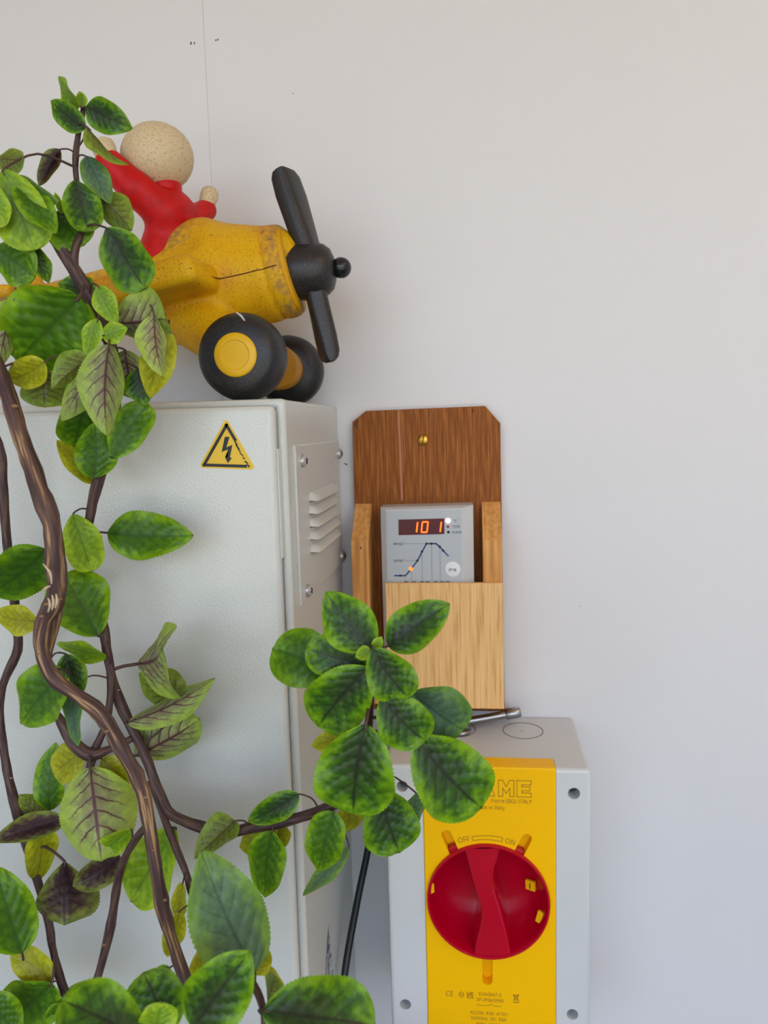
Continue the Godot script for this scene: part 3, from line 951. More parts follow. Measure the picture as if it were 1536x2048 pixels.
	for p in [[-62.2, 1371], [-46.9, 1384.2], [-42.8, 1392.1], [-38.8, 1399.1], [-34.5, 1399.0], [-27.4, 1396.2], [-24.6, 1393.0]]:
		put(t, "step_led", dome.call(p[0], p[1], 0.00105), mat("led_off", Color(0.08, 0.05, 0.06), 0.4))
	put(t, "step_led", dome.call(-52.7, 1377.0, 0.0018), ember, Vector3.ZERO, "glowing orange step lamp")
	var btn := put(t, "prog_button", lathe_mesh([Vector2(0.0067, -0.0004), Vector2(0.0067, 0.0004), Vector2(0.0062, 0.0007), Vector2(0.0001, 0.0008)], 36, Transform3D(Basis(Vector3(1, 0, 0), PI / 2), V(-16.6, 1376.5, 38.8))), mat("button_white", Color(0.88, 0.88, 0.88), 0.5), Vector3.ZERO, "round white push button")
	lettering(btn, "button_print", "prog", 2.0, V(-16.6, 1376.6, 39.65), ink)
	# tops of the printed legends that the panel hides
	for x in [-57.0, -50.5, -43.5, -38.5, -31.5, -26.0, -21.0]:
		put(t, "legend_print", box_mesh(V(x - 1.9, 1362.0, 38.8), V(x + 1.9, 1365.9, 39.0), 0.00005), ink)

const SEGMENTS := {"a": [[-0.7, 1.0], [0.7, 1.0]], "b": [[0.9, 0.85], [0.9, 0.12]], "c": [[0.9, -0.12], [0.9, -0.85]], "d": [[-0.7, -1.0], [0.7, -1.0]], "e": [[-0.9, -0.12], [-0.9, -0.85]], "f": [[-0.9, 0.85], [-0.9, 0.12]], "g": [[-0.65, 0.0], [0.65, 0.0]]}

func build_cable() -> void:
	var t := thing("black_cable", "black round power cable hanging between the cabinet and the isolator", "cable")
	var b := begin()
	tube(b, [V(-82, 1290, 22), V(-82.5, 1255, 22), V(-86, 1200, 27), V(-92.4, 1159.4, 30), V(-95.7, 1126.5, 50), V(-103.2, 1090, 75), V(-110.7, 1045.5, 105), V(-115.0, 990, 120), V(-114.0, 840, 120), V(-112, 700, 60)], [0.0031, 0.0031, 0.0031, 0.0031, 0.0031, 0.0031, 0.0031, 0.0031, 0.0031, 0.0031], 14, 6)
	put(t, "sheath", commit(b), mat("cable_black", Color(0.05, 0.075, 0.09), 0.45))

func build_key() -> void:
	var t := thing("metal_key", "bare steel key rod with notched end lying on top of the isolator", "key")
	var steel := mat("bright_steel", Color(0.62, 0.62, 0.62), 0.28, 1.0)
	var a := V(-13, 1236.2, 33)
	var c := V(41, 1242.0, 20)
	var b := begin()
	tube(b, [a, a.lerp(c, 0.5), c], [0.0035, 0.0035, 0.0035], 16, 2)
	put(t, "shaft", commit(b), steel)
	b = begin()
	var d := (c - a).normalized()
	lathe(b, [Vector2(0.0035, -0.014), Vector2(0.0050, -0.0125), Vector2(0.0051, -0.001), Vector2(0.0046, 0.0), Vector2(0.0022, 0.0), Vector2(0.0020, -0.004), Vector2(0.0001, -0.004)], 20, along(d, c))
	put(t, "socket_end", commit(b), steel)
	b = begin()
	rbox(b, Vector3(-0.0055, -0.0045, -0.0011), Vector3(0.0055, 0.0004, 0.0011), 0.0003, along(d, c))
	put(t, "notch_lug", commit(b), steel)
	b = begin()
	var ring := []
	var rr := []
	for k in 17:
		var ang := TAU * k / 16
		ring.append(V(-12 + cos(ang) * 7.2, 1232.4, 41.0 + sin(ang) * 7.0))
		rr.append(0.0024)
	tube(b, ring, rr, 10, 2, 0.0, 1, false)
	put(t, "eye_ring", commit(b), steel)
	b = begin()
	tube(b, [V(-14.5, 1233, 36), V(-13.6, 1235.2, 34), a], [0.0025, 0.0028, 0.0029], 12, 4)
	put(t, "neck", commit(b), steel)

# ------------------------------------------------------------------ toy aeroplane
const AXIS := Vector3(0.981, 0.194, 0)

func plane_d(p: Vector3) -> float:
	# cowling, measured along the thrust line
	var q := p - Vector3(20, 101, 0)
	var s := q.dot(AXIS)
	var r := (q - AXIS * s).length()
	var cowl := Vector2(maxf(r - 30.8, 0.0), maxf(absf(s + 34.0) - 30.5, 0.0)).length() + minf(maxf(r - 30.8, absf(s + 34.0) - 30.5), 0.0) - 3.6
	cowl += 1.6 * exp(-pow((s + 14.0) / 1.8, 2.0))
	var d := smin(cowl, cone_d(p, Vector3(-36, 98, 0), Vector3(-98, 88, 0), 38, 27), 9)
	d = smin(d, cone_d(p, Vector3(-98, 88, 0), Vector3(-205, 86, 0), 27, 10), 10)
	# coaming in front of the pilot
	d = smin(d, cone_d(p, Vector3(-48, 126, 0), Vector3(-62, 122, 0), 18, 18), 8)
	d = smin(d, cone_d(p, Vector3(-55, 117, 0), Vector3(6, 110, 0), 24, 24), 5)
	# belly between the wheel legs
	d = smin(d, cone_d(p, Vector3(-30, 84, 0), Vector3(-80, 72, 0), 26, 24), 10)
	# wings, one slab through the fuselage
	var w := p - Vector3(-63, 84, 0)
	w = Vector3(w.x * 0.981 + w.y * 0.194, -w.x * 0.194 + w.y * 0.981, w.z)
	w.x += maxf(absf(w.z) - 30.0, 0.0) * 0.06
	d = smin(d, box_d(w, Vector3(38, 10, 84), 6.5), 1.5)
	# wheel legs
	var m := Vector3(p.x, p.y, absf(p.z))
	d = smin(d, cone_d(m, Vector3(-52, 66, 16), Vector3(-24, 42, 40), 24, 16), 8)
	d = smin(d, cone_d(m, Vector3(-24, 42, 40), Vector3(2, 30, 46), 16, 10), 6)
	# fin, tailplane and tail skid
	d = smin(d, box_d(p - Vector3(-198, 104, 0), Vector3(14, 26, 5), 4.5), 6)
	d = smin(d, box_d(p - Vector3(-197, 88, 0), Vector3(15, 5, 48), 4.5), 5)
	d = smin(d, cone_d(p, Vector3(-176, 78, 0), Vector3(-178, 14, 0), 10, 5), 8)
	return d

var wear: FastNoiseLite
var fine: FastNoiseLite

func plane_paint(p: Vector3, _n: Vector3) -> Color:
	var yellow := Color(0.76, 0.44, 0.006)
	var tan_c := Color(0.36, 0.20, 0.07)
	var rust := Color(0.56, 0.19, 0.02)
	var a := wear.get_noise_3dv(p)
	var g := fine.get_noise_3dv(p)
	var c := yellow.lerp(Color(0.68, 0.32, 0.008), clampf(a * 1.2 + 0.2, 0, 1))
	# rubbed bands: nose edge, cockpit edge and rear spine, broken up by grain
	var q := p - Vector3(20, 101, 0)
	var s := q.dot(AXIS)
	var rub := exp(-pow((s + 4.0) / 6.5, 2.0)) * 0.8
	rub += exp(-pow(p.distance_to(Vector3(-66, 128, 18)) / 17.0, 2.0)) * 1.1
	rub += exp(-pow((p.x + 150.0) / 40.0, 2.0)) * 0.6
	c = c.lerp(tan_c, clampf(rub * (0.85 + 1.7 * g) + a * 0.35 - 0.14, 0.0, 0.9))
	var stain := exp(-pow(p.distance_to(Vector3(-102, 82, 70)) / 26.0, 2.0)) + 0.7 * exp(-pow(p.distance_to(Vector3(4, 128, 18)) / 9.0, 2.0))
	c = c.lerp(rust, clampf(stain * (0.7 + g), 0.0, 0.9))
	if g > 0.62:
		c = c.lerp(Color(0.10, 0.05, 0.02), 0.6)
	return c

func pilot_d(p: Vector3) -> float:
	var d := cone_d(p, Vector3(-80, 112, 0), Vector3(-71, 150, 0), 23, 16)
	d = smin(d, cone_d(p, Vector3(-74, 146, 10), Vector3(-92, 162, 20), 15, 12.5), 7)
	d = smin(d, cone_d(p, Vector3(-92, 162, 20), Vector3(-109, 180, 25), 12.5, 10.5), 4)
	d = smin(d, cone_d(p, Vector3(-62, 146, -10), Vector3(-54, 157, -25), 10, 8.5), 6)
	d = smin(d, cone_d(p, Vector3(-74, 158, 0), Vector3(-77, 170, 0), 11, 10.5), 3)
	return d

func build_plane() -> void:
	wear = FastNoiseLite.new()
	wear.seed = 12
	wear.frequency = 0.035
	wear.fractal_octaves = 4
	fine = FastNoiseLite.new()
	fine.seed = 31
	fine.frequency = 0.19
	fine.fractal_octaves = 3
	var at := Vector3(-0.155, 1.5205, 0.097)
	var t := thing("toy_aeroplane", "worn yellow toy aeroplane with black propeller standing on the grey cabinet", "toy", at)
	var speckle := noise_tex(0.05, [[0.0, Color(0.45, 0.32, 0.2)], [0.22, Color(0.86, 0.8, 0.7)], [0.36, Color(1, 1, 1)], [1.0, Color(1, 1, 1)]], false, 1.0, 512, 4, 8)
	var rubber := mat("toy_yellow_rubber", Color.WHITE, 0.5)
	rubber.vertex_color_use_as_albedo = true
	rubber.metallic_specular = 0.35
	rubber.albedo_texture = speckle
	rubber.normal_enabled = true
	rubber.normal_texture = noise_tex(0.05, [], true, 4.0, 512, 3, 14)
	rubber.normal_scale = 0.25
	triplanar(rubber, Vector3(18, 18, 18), false)
	put(t, "fuselage", nets(plane_d, Vector3(-222, 2, -94), Vector3(32, 152, 94), 2.4, plane_paint), rubber)
	# raised mould seam along the flank, drawn as a thin dark brown line
	var b := begin()
	var seam := []
	var sr := []
	for k in 14:
		var f := k / 13.0
		var sx := lerpf(-30.0, 17.0, f)
		var base := Vector3(sx, 101.0 + (sx - 20.0) * 0.198 - 2.0, 30)
		for it in 24:
			base.z += -plane_d(base)
		base.z += 0.05
		seam.append(base * 0.001)
		sr.append(0.00045)
	tube(b, seam, sr, 6, 2)
	put(t, "mould_seam", commit(b), mat("seam_brown", Color(0.36, 0.19, 0.04), 0.7))
	# bright front ring of the cowling
	var nose := along(AXIS, V(20, 101, 0))
	put(t, "cowling_ring", lathe_mesh([Vector2(0.031, -0.004), Vector2(0.0325, 0.0005), Vector2(0.031, 0.002), Vector2(0.022, 0.0022), Vector2(0.0205, -0.001), Vector2(0.0001, -0.001)], 40, nose), mat("toy_yellow_bright", Color(0.86, 0.64, 0.03), 0.45))
	var black := mat("propeller_black", Color(0.085, 0.095, 0.10), 0.42)
	black.albedo_texture = noise_tex(0.06, [[0.0, Color(0.075, 0.085, 0.09)], [0.5, Color(0.11, 0.125, 0.13)], [0.69, Color(0.12, 0.13, 0.135)], [0.72, Color(0.42, 0.27, 0.15)]], false, 1.0, 512, 5, 23)
	black.albedo_color = Color.WHITE
	triplanar(black, Vector3(22, 22, 22), false)
	# propeller
	var hub_dir := Vector3(0.998, 0.06, -0.03)
	var hub := along(hub_dir, V(36, 100, 0))
	var prop := put(t, "propeller", lathe_mesh([Vector2(0.0001, -0.0175), Vector2(0.018, -0.0175), Vector2(0.0205, -0.016), Vector2(0.0212, -0.006), Vector2(0.0208, 0.004), Vector2(0.0188, 0.011), Vector2(0.015, 0.0155), Vector2(0.009, 0.0178), Vector2(0.0001, 0.0182)], 36, hub), black, Vector3.ZERO, "chunky black two-bladed propeller")
	put(prop, "blade", blade_mesh(Vector3(36, 108, 0), Vector3(16.5, 176, 0), 1.0), black)
	put(prop, "blade", blade_mesh(Vector3(37, 92, 0), Vector3(48.5, 31.5, 0), -1.0), black)
	put(prop, "spinner", lathe_mesh(ball_profile(0.0079), 24, along(Vector3(1, 0, 0), V(58.6, 101.6, -1))), mat("spinner_black", Color(0.08, 0.095, 0.105), 0.25))
	put(prop, "spinner_pin", lathe_mesh([Vector2(0.005, -0.006), Vector2(0.005, 0.0)], 16, along(Vector3(1, 0, 0), V(54, 101.2, -1))), black)
	# wheels
	var tyre := mat("tyre_black", Color(0.88, 0.9, 0.95), 0.42)
	tyre.albedo_texture = black.albedo_texture
	triplanar(tyre, Vector3(16, 16, 16), false)
	var cap := mat("wheel_yellow", Color(0.90, 0.71, 0.02), 0.4)
	for s in [1.0, -1.0]:
		var ax := along(Vector3(0, 0, s), V(-0.8, 30.4, 50.5 * s))
		var wheel := put(t, "wheel", lathe_mesh([Vector2(0.013, 0.0), Vector2(0.022, 0.001), Vector2(0.0275, 0.005), Vector2(0.0300, 0.011), Vector2(0.0303, 0.018), Vector2(0.0290, 0.026), Vector2(0.0262, 0.0315), Vector2(0.0225, 0.0342), Vector2(0.0145, 0.0350)], 48, ax), tyre)
		put(wheel, "hub_cap", lathe_mesh([Vector2(0.0148, 0.033), Vector2(0.0148, 0.0352), Vector2(0.0138, 0.0362), Vector2(0.010, 0.0364), Vector2(0.0095, 0.0358), Vector2(0.0001, 0.0360)], 36, ax), cap)
		put(wheel, "axle_collar", lathe_mesh([Vector2(0.0001, -0.030), Vector2(0.017, -0.030), Vector2(0.0185, -0.026), Vector2(0.0175, -0.012), Vector2(0.0165, -0.002), Vector2(0.013, 0.001)], 30, ax), mat("collar_yellow_worn", Color(0.72, 0.49, 0.06), 0.5))
	var white := mat("white_scratch", Color(0.86, 0.85, 0.82), 0.6)
	b = begin()
	tube(b, [V(-0.4, 58.9, 79.4), V(3.2, 56.4, 82.0), V(6.4, 52.6, 84.2)], [0.0004, 0.0009, 0.0004], 6, 4)
	put(t, "paint_scratch", commit(b), white)
	put(t, "tail_wheel", lathe_mesh([Vector2(0.0001, -0.006), Vector2(0.0075, -0.006), Vector2(0.0095, -0.003), Vector2(0.0095, 0.003), Vector2(0.0075, 0.006), Vector2(0.0001, 0.006)], 24, along(Vector3(0, 0, 1), V(-179, 9.6, 0))), tyre)
	# plain wooden doll in a red jumper riding in the cockpit
	var red := mat("jumper_red", Color(0.78, 0.01, 0.03), 0.48)
	red.metallic_specular = 0.4
	red.albedo_texture = noise_tex(0.03, [[0.1, Color(0.86, 0.82, 0.82)], [0.5, Color(1, 1, 1)], [0.8, Color(1, 1, 1)]], false, 1.0, 256, 4, 17)
	triplanar(red, Vector3(14, 14, 14), false)
	var doll := put(t, "pilot_figure", nets(pilot_d, Vector3(-126, 84, -40), Vector3(-38, 196, 44), 2.2, func(_p: Vector3, _n: Vector3) -> Color: return Color.WHITE), red, Vector3.ZERO, "plain pilot doll in a red jumper with raised arms")
	var cream := mat("doll_cream", Color.WHITE, 0.55)
	cream.albedo_texture = noise_tex(0.03, [[0.1, Color(0.46, 0.34, 0.20)], [0.22, Color(0.70, 0.60, 0.42)], [0.34, Color(0.81, 0.73, 0.56)], [0.7, Color(0.84, 0.77, 0.62)]], false, 1.0, 512, 5, 41)
	triplanar(cream, Vector3(22, 34, 22), false)
	put(doll, "head", lathe_mesh(ball_profile(0.0262), 40, Transform3D(Basis(Vector3(0, 0, 1), -0.25).scaled(Vector3(1.06, 0.96, 1.0)), V(-82, 191, 0))), cream)
	put(doll, "collar", lathe_mesh([Vector2(0.0115, -0.005), Vector2(0.0125, -0.002), Vector2(0.0125, 0.003), Vector2(0.011, 0.005)], 28, along(Vector3(-0.2, 1, 0), V(-77, 168, 0))), red)
	for h in [[Vector3(-107, 177, 25), Vector3(-113, 193, 26.5), 8.2], [Vector3(-55, 155, -24), Vector3(-50.5, 171, -27), 6.8]]:
		b = begin()
		var d: Vector3 = (h[1] - h[0]).normalized()
		var r: float = h[2] * 0.001
		var l: float = (h[1] - h[0]).length() * 0.001
		lathe(b, [Vector2(r * 0.9, 0), Vector2(r * 0.92, l * 0.4), Vector2(r * 1.06, l * 0.8), Vector2(r * 1.0, l * 1.05), Vector2(r * 0.6, l * 1.22), Vector2(0.0001, l * 1.26)], 24, along(d, h[0] * 0.001))
		put(doll, "hand", commit(b), cream)

func ball_profile(r: float) -> Array:
	var out := []
	for k in 15:
		var a := -PI / 2 + PI * k / 14
		out.append(Vector2(maxf(cos(a) * r, 0.00005), sin(a) * r))
	return out

func blade_mesh(root: Vector3, tip: Vector3, s: float) -> ArrayMesh:
	# paddle seen nearly edge on: broad along z, thick along x
	var b := begin()
	var up := (tip - root).normalized()
	var rings := []
	var lay := [[0.0, 8.2, 10.0], [0.35, 8.2, 13.0], [0.7, 8.0, 14.5], [0.90, 7.4, 12.5], [0.97, 5.8, 10.0], [1.0, 3.6, 7.0]]
	var n := 20
	for l in lay:
		var c: Vector3 = root.lerp(tip, l[0])
		var twist := lerpf(0.12, 0.34, l[0]) * s
		var ax := Vector3(cos(twist), 0, sin(twist))
		ax = (ax - up * ax.dot(up)).normalized()
		var az := up.cross(ax)
		var ring := []
		for k in n + 1:
			var a := TAU * (k + 0.5) / n
			var e := Vector2(signf(cos(a)) * pow(absf(cos(a)), 0.42), signf(sin(a)) * pow(absf(sin(a)), 0.42))
			var nn := (ax * cos(a) + az * sin(a) * 0.6).normalized()
			ring.append(vert(b, (c + ax * e.x * l[1] + az * e.y * l[2]) * 0.001, nn))
		rings.append(ring)
	for i in rings.size() - 1:
		for k in n:
			quad(b, rings[i][k], rings[i][k + 1], rings[i + 1][k + 1], rings[i + 1][k])
	var top := vert(b, (tip + up * 0.8) * 0.001, up)
	for k in n:
		tri(b, top, rings[-1][k], rings[-1][k + 1])
	return commit(b)

# ------------------------------------------------------------------ trailing plant
# colours of each kind of leaf face: blade, margin, veins, heart (sRGB)
var FACES := {
	"dark": [Color(0.23, 0.40, 0.10), Color(0.47, 0.64, 0.07), Color(0.15, 0.17, 0.13), Color(0.17, 0.22, 0.15)],
	"mid": [Color(0.30, 0.48, 0.06), Color(0.49, 0.65, 0.07), Color(0.22, 0.35, 0.09), Color(0.24, 0.40, 0.09)],
	"lime": [Color(0.51, 0.66, 0.11), Color(0.64, 0.76, 0.17), Color(0.38, 0.51, 0.12), Color(0.43, 0.58, 0.12)],
	"yellow": [Color(0.66, 0.67, 0.09), Color(0.75, 0.75, 0.15), Color(0.52, 0.50, 0.12), Color(0.60, 0.60, 0.09)],
	"grey": [Color(0.40, 0.52, 0.35), Color(0.48, 0.63, 0.24), Color(0.26, 0.36, 0.27), Color(0.36, 0.47, 0.36)],
	"under": [Color(0.60, 0.66, 0.38), Color(0.62, 0.72, 0.28), Color(0.33, 0.17, 0.22), Color(0.50, 0.46, 0.36)],
	"violet": [Color(0.30, 0.22, 0.20), Color(0.48, 0.54, 0.20), Color(0.16, 0.06, 0.10), Color(0.17, 0.08, 0.11)],
	"olive": [Color(0.47, 0.54, 0.19), Color(0.54, 0.64, 0.22), Color(0.33, 0.29, 0.17), Color(0.42, 0.45, 0.20)],
}

func leaf_material(kind: String, tone: int) -> StandardMaterial3D:
	var key := "leaf_%s_%s" % [kind, ["darker", "medium", "lighter"][tone + 1]]  # same leaf colours in darker, medium and lighter tints, picked per leaf
	if mats.has(key):
		return mats[key]
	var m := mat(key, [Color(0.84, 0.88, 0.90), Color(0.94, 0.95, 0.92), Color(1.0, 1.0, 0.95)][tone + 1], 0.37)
	m.metallic_specular = 0.35
	if not mats.has("tex_" + kind):
		mats["tex_" + kind] = leaf_texture(kind)
	m.albedo_texture = mats["tex_" + kind]
	m.texture_repeat = false
	m.backlight_enabled = true
	m.backlight = Color(0.26, 0.34, 0.05) if kind != "violet" else Color(0.08, 0.08, 0.02)
	return m

func leaf_texture(kind: String) -> ImageTexture:
	var w := 160
	var h := 256
	var im := Image.create(w, h, false, Image.FORMAT_RGB8)
	var f: Array = FACES[kind]
	var nz := FastNoiseLite.new()
	nz.seed = kind.hash() % 1000
	nz.frequency = 0.03
	nz.fractal_octaves = 4
	var cells := FastNoiseLite.new()
	cells.noise_type = FastNoiseLite.TYPE_CELLULAR
	cells.frequency = 0.11
	cells.seed = 5
	var strong := 0.85 if kind in ["under", "violet", "olive"] else 0.46
	for y in h:
		var v := (y + 0.5) / h
		for x in w:
			var u := (x + 0.5) / w * 2.0 - 1.0
			var au := absf(u)
			var g := nz.get_noise_2d(x, y)
			var q := (v - 0.34 * pow(au, 1.15) - 0.02 + 0.02 * g) * 6.5
			var fr := absf(q - roundf(q))
			var vein := smoothstep(0.11, 0.02, fr) * smoothstep(0.92, 0.4, au) * smoothstep(0.94, 0.74, v)
			vein = maxf(vein, smoothstep(0.075, 0.025, au * (1.0 + 0.3 * v)))
			var net := clampf(cells.get_noise_2d(x, y) * 0.5 + 0.5, 0, 1)
			var edge := maxf(au, (v - 0.5) * 1.9)
			edge = smoothstep(0.42, 1.0, edge + g * 0.25)
			var heart := smoothstep(0.74, 0.05, Vector2(u * 1.0, (v - 0.28) * 1.15).length() + g * 0.25)
			var c: Color = f[0].lerp(f[1], edge)
			c = c.lerp(f[3], heart * 0.8)
			c = c.lerp(f[2], vein * (strong if au > 0.08 else maxf(strong, 0.75)) * (1.0 - 0.5 * edge))
			c = c * (0.94 + 0.10 * net + 0.10 * g)
			im.set_pixel(x, y, c)
	return ImageTexture.create_from_image(im)

func leaf_mesh(r: Array) -> ArrayMesh:
	var base: Vector3 = r[5]
	var tip: Vector3 = r[6]
	var along_v := tip - base
	var long := along_v.length()
	var y := along_v.normalized()
	var z: Vector3 = (r[7] - y * r[7].dot(y)).normalized()
	var x := y.cross(z)
	var hw: float = r[3] * 0.001
	var bend: float = r[4]
	var ea: float = [0.58, 0.68, 1.05, 0.50][r[1]]
	var eb: float = [0.80, 0.45, 0.22, 0.56][r[1]]
	var top := ea / (ea + eb)
	var norm := pow(top, ea) * pow(1.0 - top, eb)
	var rows := 60
	var cols := 12
	var quilt := minf(hw, 0.03) * 0.062
	var cup: float = 0.34 if r[0] in ["under", "violet", "olive"] else 0.12
	var pts := []
	var sickle := (float(hash(r[6]) % 1000) * 0.001 - 0.5) * 0.34
	var wave := float(hash(r[5]) % 628) * 0.01
	for i in rows + 1:
		var v := float(i) / rows
		var w := hw * pow(maxf(v, 0.0), ea) * pow(maxf(1.0 - v, 0.0), eb) / norm
		if i % 2 == 1 and i > 3:
			w *= 1.045
		var row := []
		for j in cols + 1:
			var u := float(j) / cols * 2.0 - 1.0
			var au := absf(u)
			var q := (v - 0.34 * pow(au, 1.15) - 0.02) * 6.5
			var puff := absf(sin(PI * q)) * smoothstep(0.0, 0.25, au) * smoothstep(1.0, 0.6, au)
			var hgt := puff * quilt + au * au * cup * w + sin(v * 9.0 + wave) * au * au * 0.17 * w * signf(u + 0.01)
			if cup > 0.3:
				hgt += au * w * 0.22
			hgt += bend * long * (pow(v, 2.0) * 1.6 - v * 0.9)
			row.append(base + x * (u * w + sickle * long * v * (1.0 - v)) + y * (v * long) + z * hgt)
		pts.append(row)
	var m := ArrayMesh.new()
	for face in 2:
		var b := begin()
		var sgn := 1.0 if face == 0 else -1.0
		for i in rows + 1:
			for j in cols + 1:
				var du: Vector3 = pts[i][mini(j + 1, cols)] - pts[i][maxi(j - 1, 0)]
				var dv: Vector3 = pts[mini(i + 1, rows)][j] - pts[maxi(i - 1, 0)][j]
				var n := du.cross(dv)
				n = n.normalized() if n.length() > 1e-12 else z
				if n.dot(z) < 0:
					n = -n
				var p: Vector3 = pts[i][j] + n * sgn * 0.00022 * (1.0 - pow(absf(float(j) / cols * 2.0 - 1.0), 4.0))
				vert(b, p, n * sgn, Vector2(float(j) / cols, float(i) / rows))
		var wd := cols + 1
		for i in rows:
			for j in cols:
				quad(b, i * wd + j, i * wd + j + 1, (i + 1) * wd + j + 1, (i + 1) * wd + j)
		commit(b, m)
	return m

func build_plant() -> void:
	var t := thing("trailing_plant", "leafy trailing house plant with purple-brown stems in front of the grey cabinet", "plant")
	var bark := mat("stem_purple_brown", Color.WHITE, 0.6)
	bark.albedo_texture = noise_tex(0.03, [[0.2, Color(0.20, 0.12, 0.12)], [0.5, Color(0.29, 0.19, 0.18)], [0.75, Color(0.37, 0.28, 0.20)]], false, 1.0, 256, 4, 19)
	bark.uv1_scale = Vector3(1, 0.6, 1)
	var woody := mat("stem_woody_brown", Color.WHITE, 0.65)
	woody.albedo_texture = noise_tex(0.03, [[0.2, Color(0.21, 0.13, 0.12)], [0.5, Color(0.33, 0.23, 0.19)], [0.64, Color(0.42, 0.31, 0.22)], [0.78, Color(0.66, 0.53, 0.35)]], false, 1.0, 256, 4, 29)
	woody.uv1_scale = Vector3(1, 0.28, 1)
	var k := 0
	for s in STEMS:
		var b := begin()
		var rad := []
		for q in s[1].size():
			rad.append(s[1][q] * 0.001 * (1.08 if q % 2 == 1 else 0.96))
		tube(b, s[0], rad, 14, 5, 0.35 if k < 2 else 0.2, k + 1)
		put(t, "stem", commit(b), woody if k < 2 else bark)
		k += 1
	var tan_m := mat("scar_tan", Color(0.58, 0.43, 0.29), 0.8)
	for s in SCARS:
		put(t, "node_scar", lathe_mesh([Vector2(0.00005, -0.7), Vector2(0.7, -0.55), Vector2(1.0, 0.0), Vector2(0.65, 0.6), Vector2(0.00005, 0.75)], 10, Transform3D(Basis().scaled(Vector3(0.8, 0.45, 0.6) * s[1] * 0.001), s[0])), tan_m)
	for s in FIBRES:
		var fb := begin()
		tube(fb, s, [0.0003, 0.0008, 0.0003], 6, 4)
		put(t, "bark_fibre", commit(fb), mat("fibre_pale", Color(0.78, 0.70, 0.58), 0.9))
	for r in LEAVES:
		var flipped: bool = r[0] in ["under", "violet", "olive"]
		var m := leaf_mesh(r)
		var o := put(t, "leaf", m, null)
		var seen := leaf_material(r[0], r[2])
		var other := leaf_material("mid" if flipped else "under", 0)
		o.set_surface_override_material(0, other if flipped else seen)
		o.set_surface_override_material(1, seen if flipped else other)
		# stalk from the stem into the midrib, on the side away from the upper face
		var base: Vector3 = r[5]
		var tip: Vector3 = r[6]
		var y := (tip - base).normalized()
		var from: Vector3 = r[8]
		var away := base.distance_to(from)
		var rr := clampf(r[3] * 0.045, 0.5, 1.25) * 0.001
		var b := begin()
		var path := []
		if away > 0.003:
			path = [from, from.lerp(base, 0.5) - y * away * 0.12 + Vector3(0, away * 0.06, 0), base]
		else:
			path = [base - y * 0.002, base - y * 0.001, base]
		path.append(base + y * base.distance_to(tip) * 0.10 - r[7] * 0.0004)
		tube(b, path, [rr * 1.15, rr, rr, rr * 0.5], 8, 4)
		put(o, "petiole", commit(b), bark)
	# pot below the picture
	var pot := thing("plant_pot", "terracotta pot holding the trailing plant", "pot", V(-155, 900, 318))
	put(pot, "pot_body", lathe_mesh([Vector2(0.0001, 0), Vector2(0.048, 0), Vector2(0.066, 0.118), Vector2(0.073, 0.118), Vector2(0.073, 0.145), Vector2(0.066, 0.145), Vector2(0.062, 0.10), Vector2(0.0001, 0.10)], 40), mat("terracotta", Color(0.66, 0.36, 0.24), 0.8))
	put(pot, "soil", lathe_mesh([Vector2(0.063, 0.13), Vector2(0.03, 0.137), Vector2(0.0001, 0.139)], 30), mat("soil", Color(0.16, 0.12, 0.09), 0.9))
	var stand := thing("plant_stand", "small wooden stool under the plant pot", "stool", V(-155, 0, 330))
	var beech := mat("stool_beech", Color(0.68, 0.50, 0.33), 0.5)
	put(stand, "seat", lathe_mesh([Vector2(0.0001, 0.872), Vector2(0.098, 0.872), Vector2(0.10, 0.876), Vector2(0.10, 0.896), Vector2(0.098, 0.90), Vector2(0.0001, 0.90)], 40), beech)
	for a in 3:
		var b := begin()
		var d := Vector3(cos(TAU * a / 3 + 0.5), 0, sin(TAU * a / 3 + 0.5))
		tube(b, [d * 0.07 + Vector3(0, 0.874, 0), d * 0.11], [0.012, 0.014], 12, 2)
		put(stand, "leg", commit(b), beech)

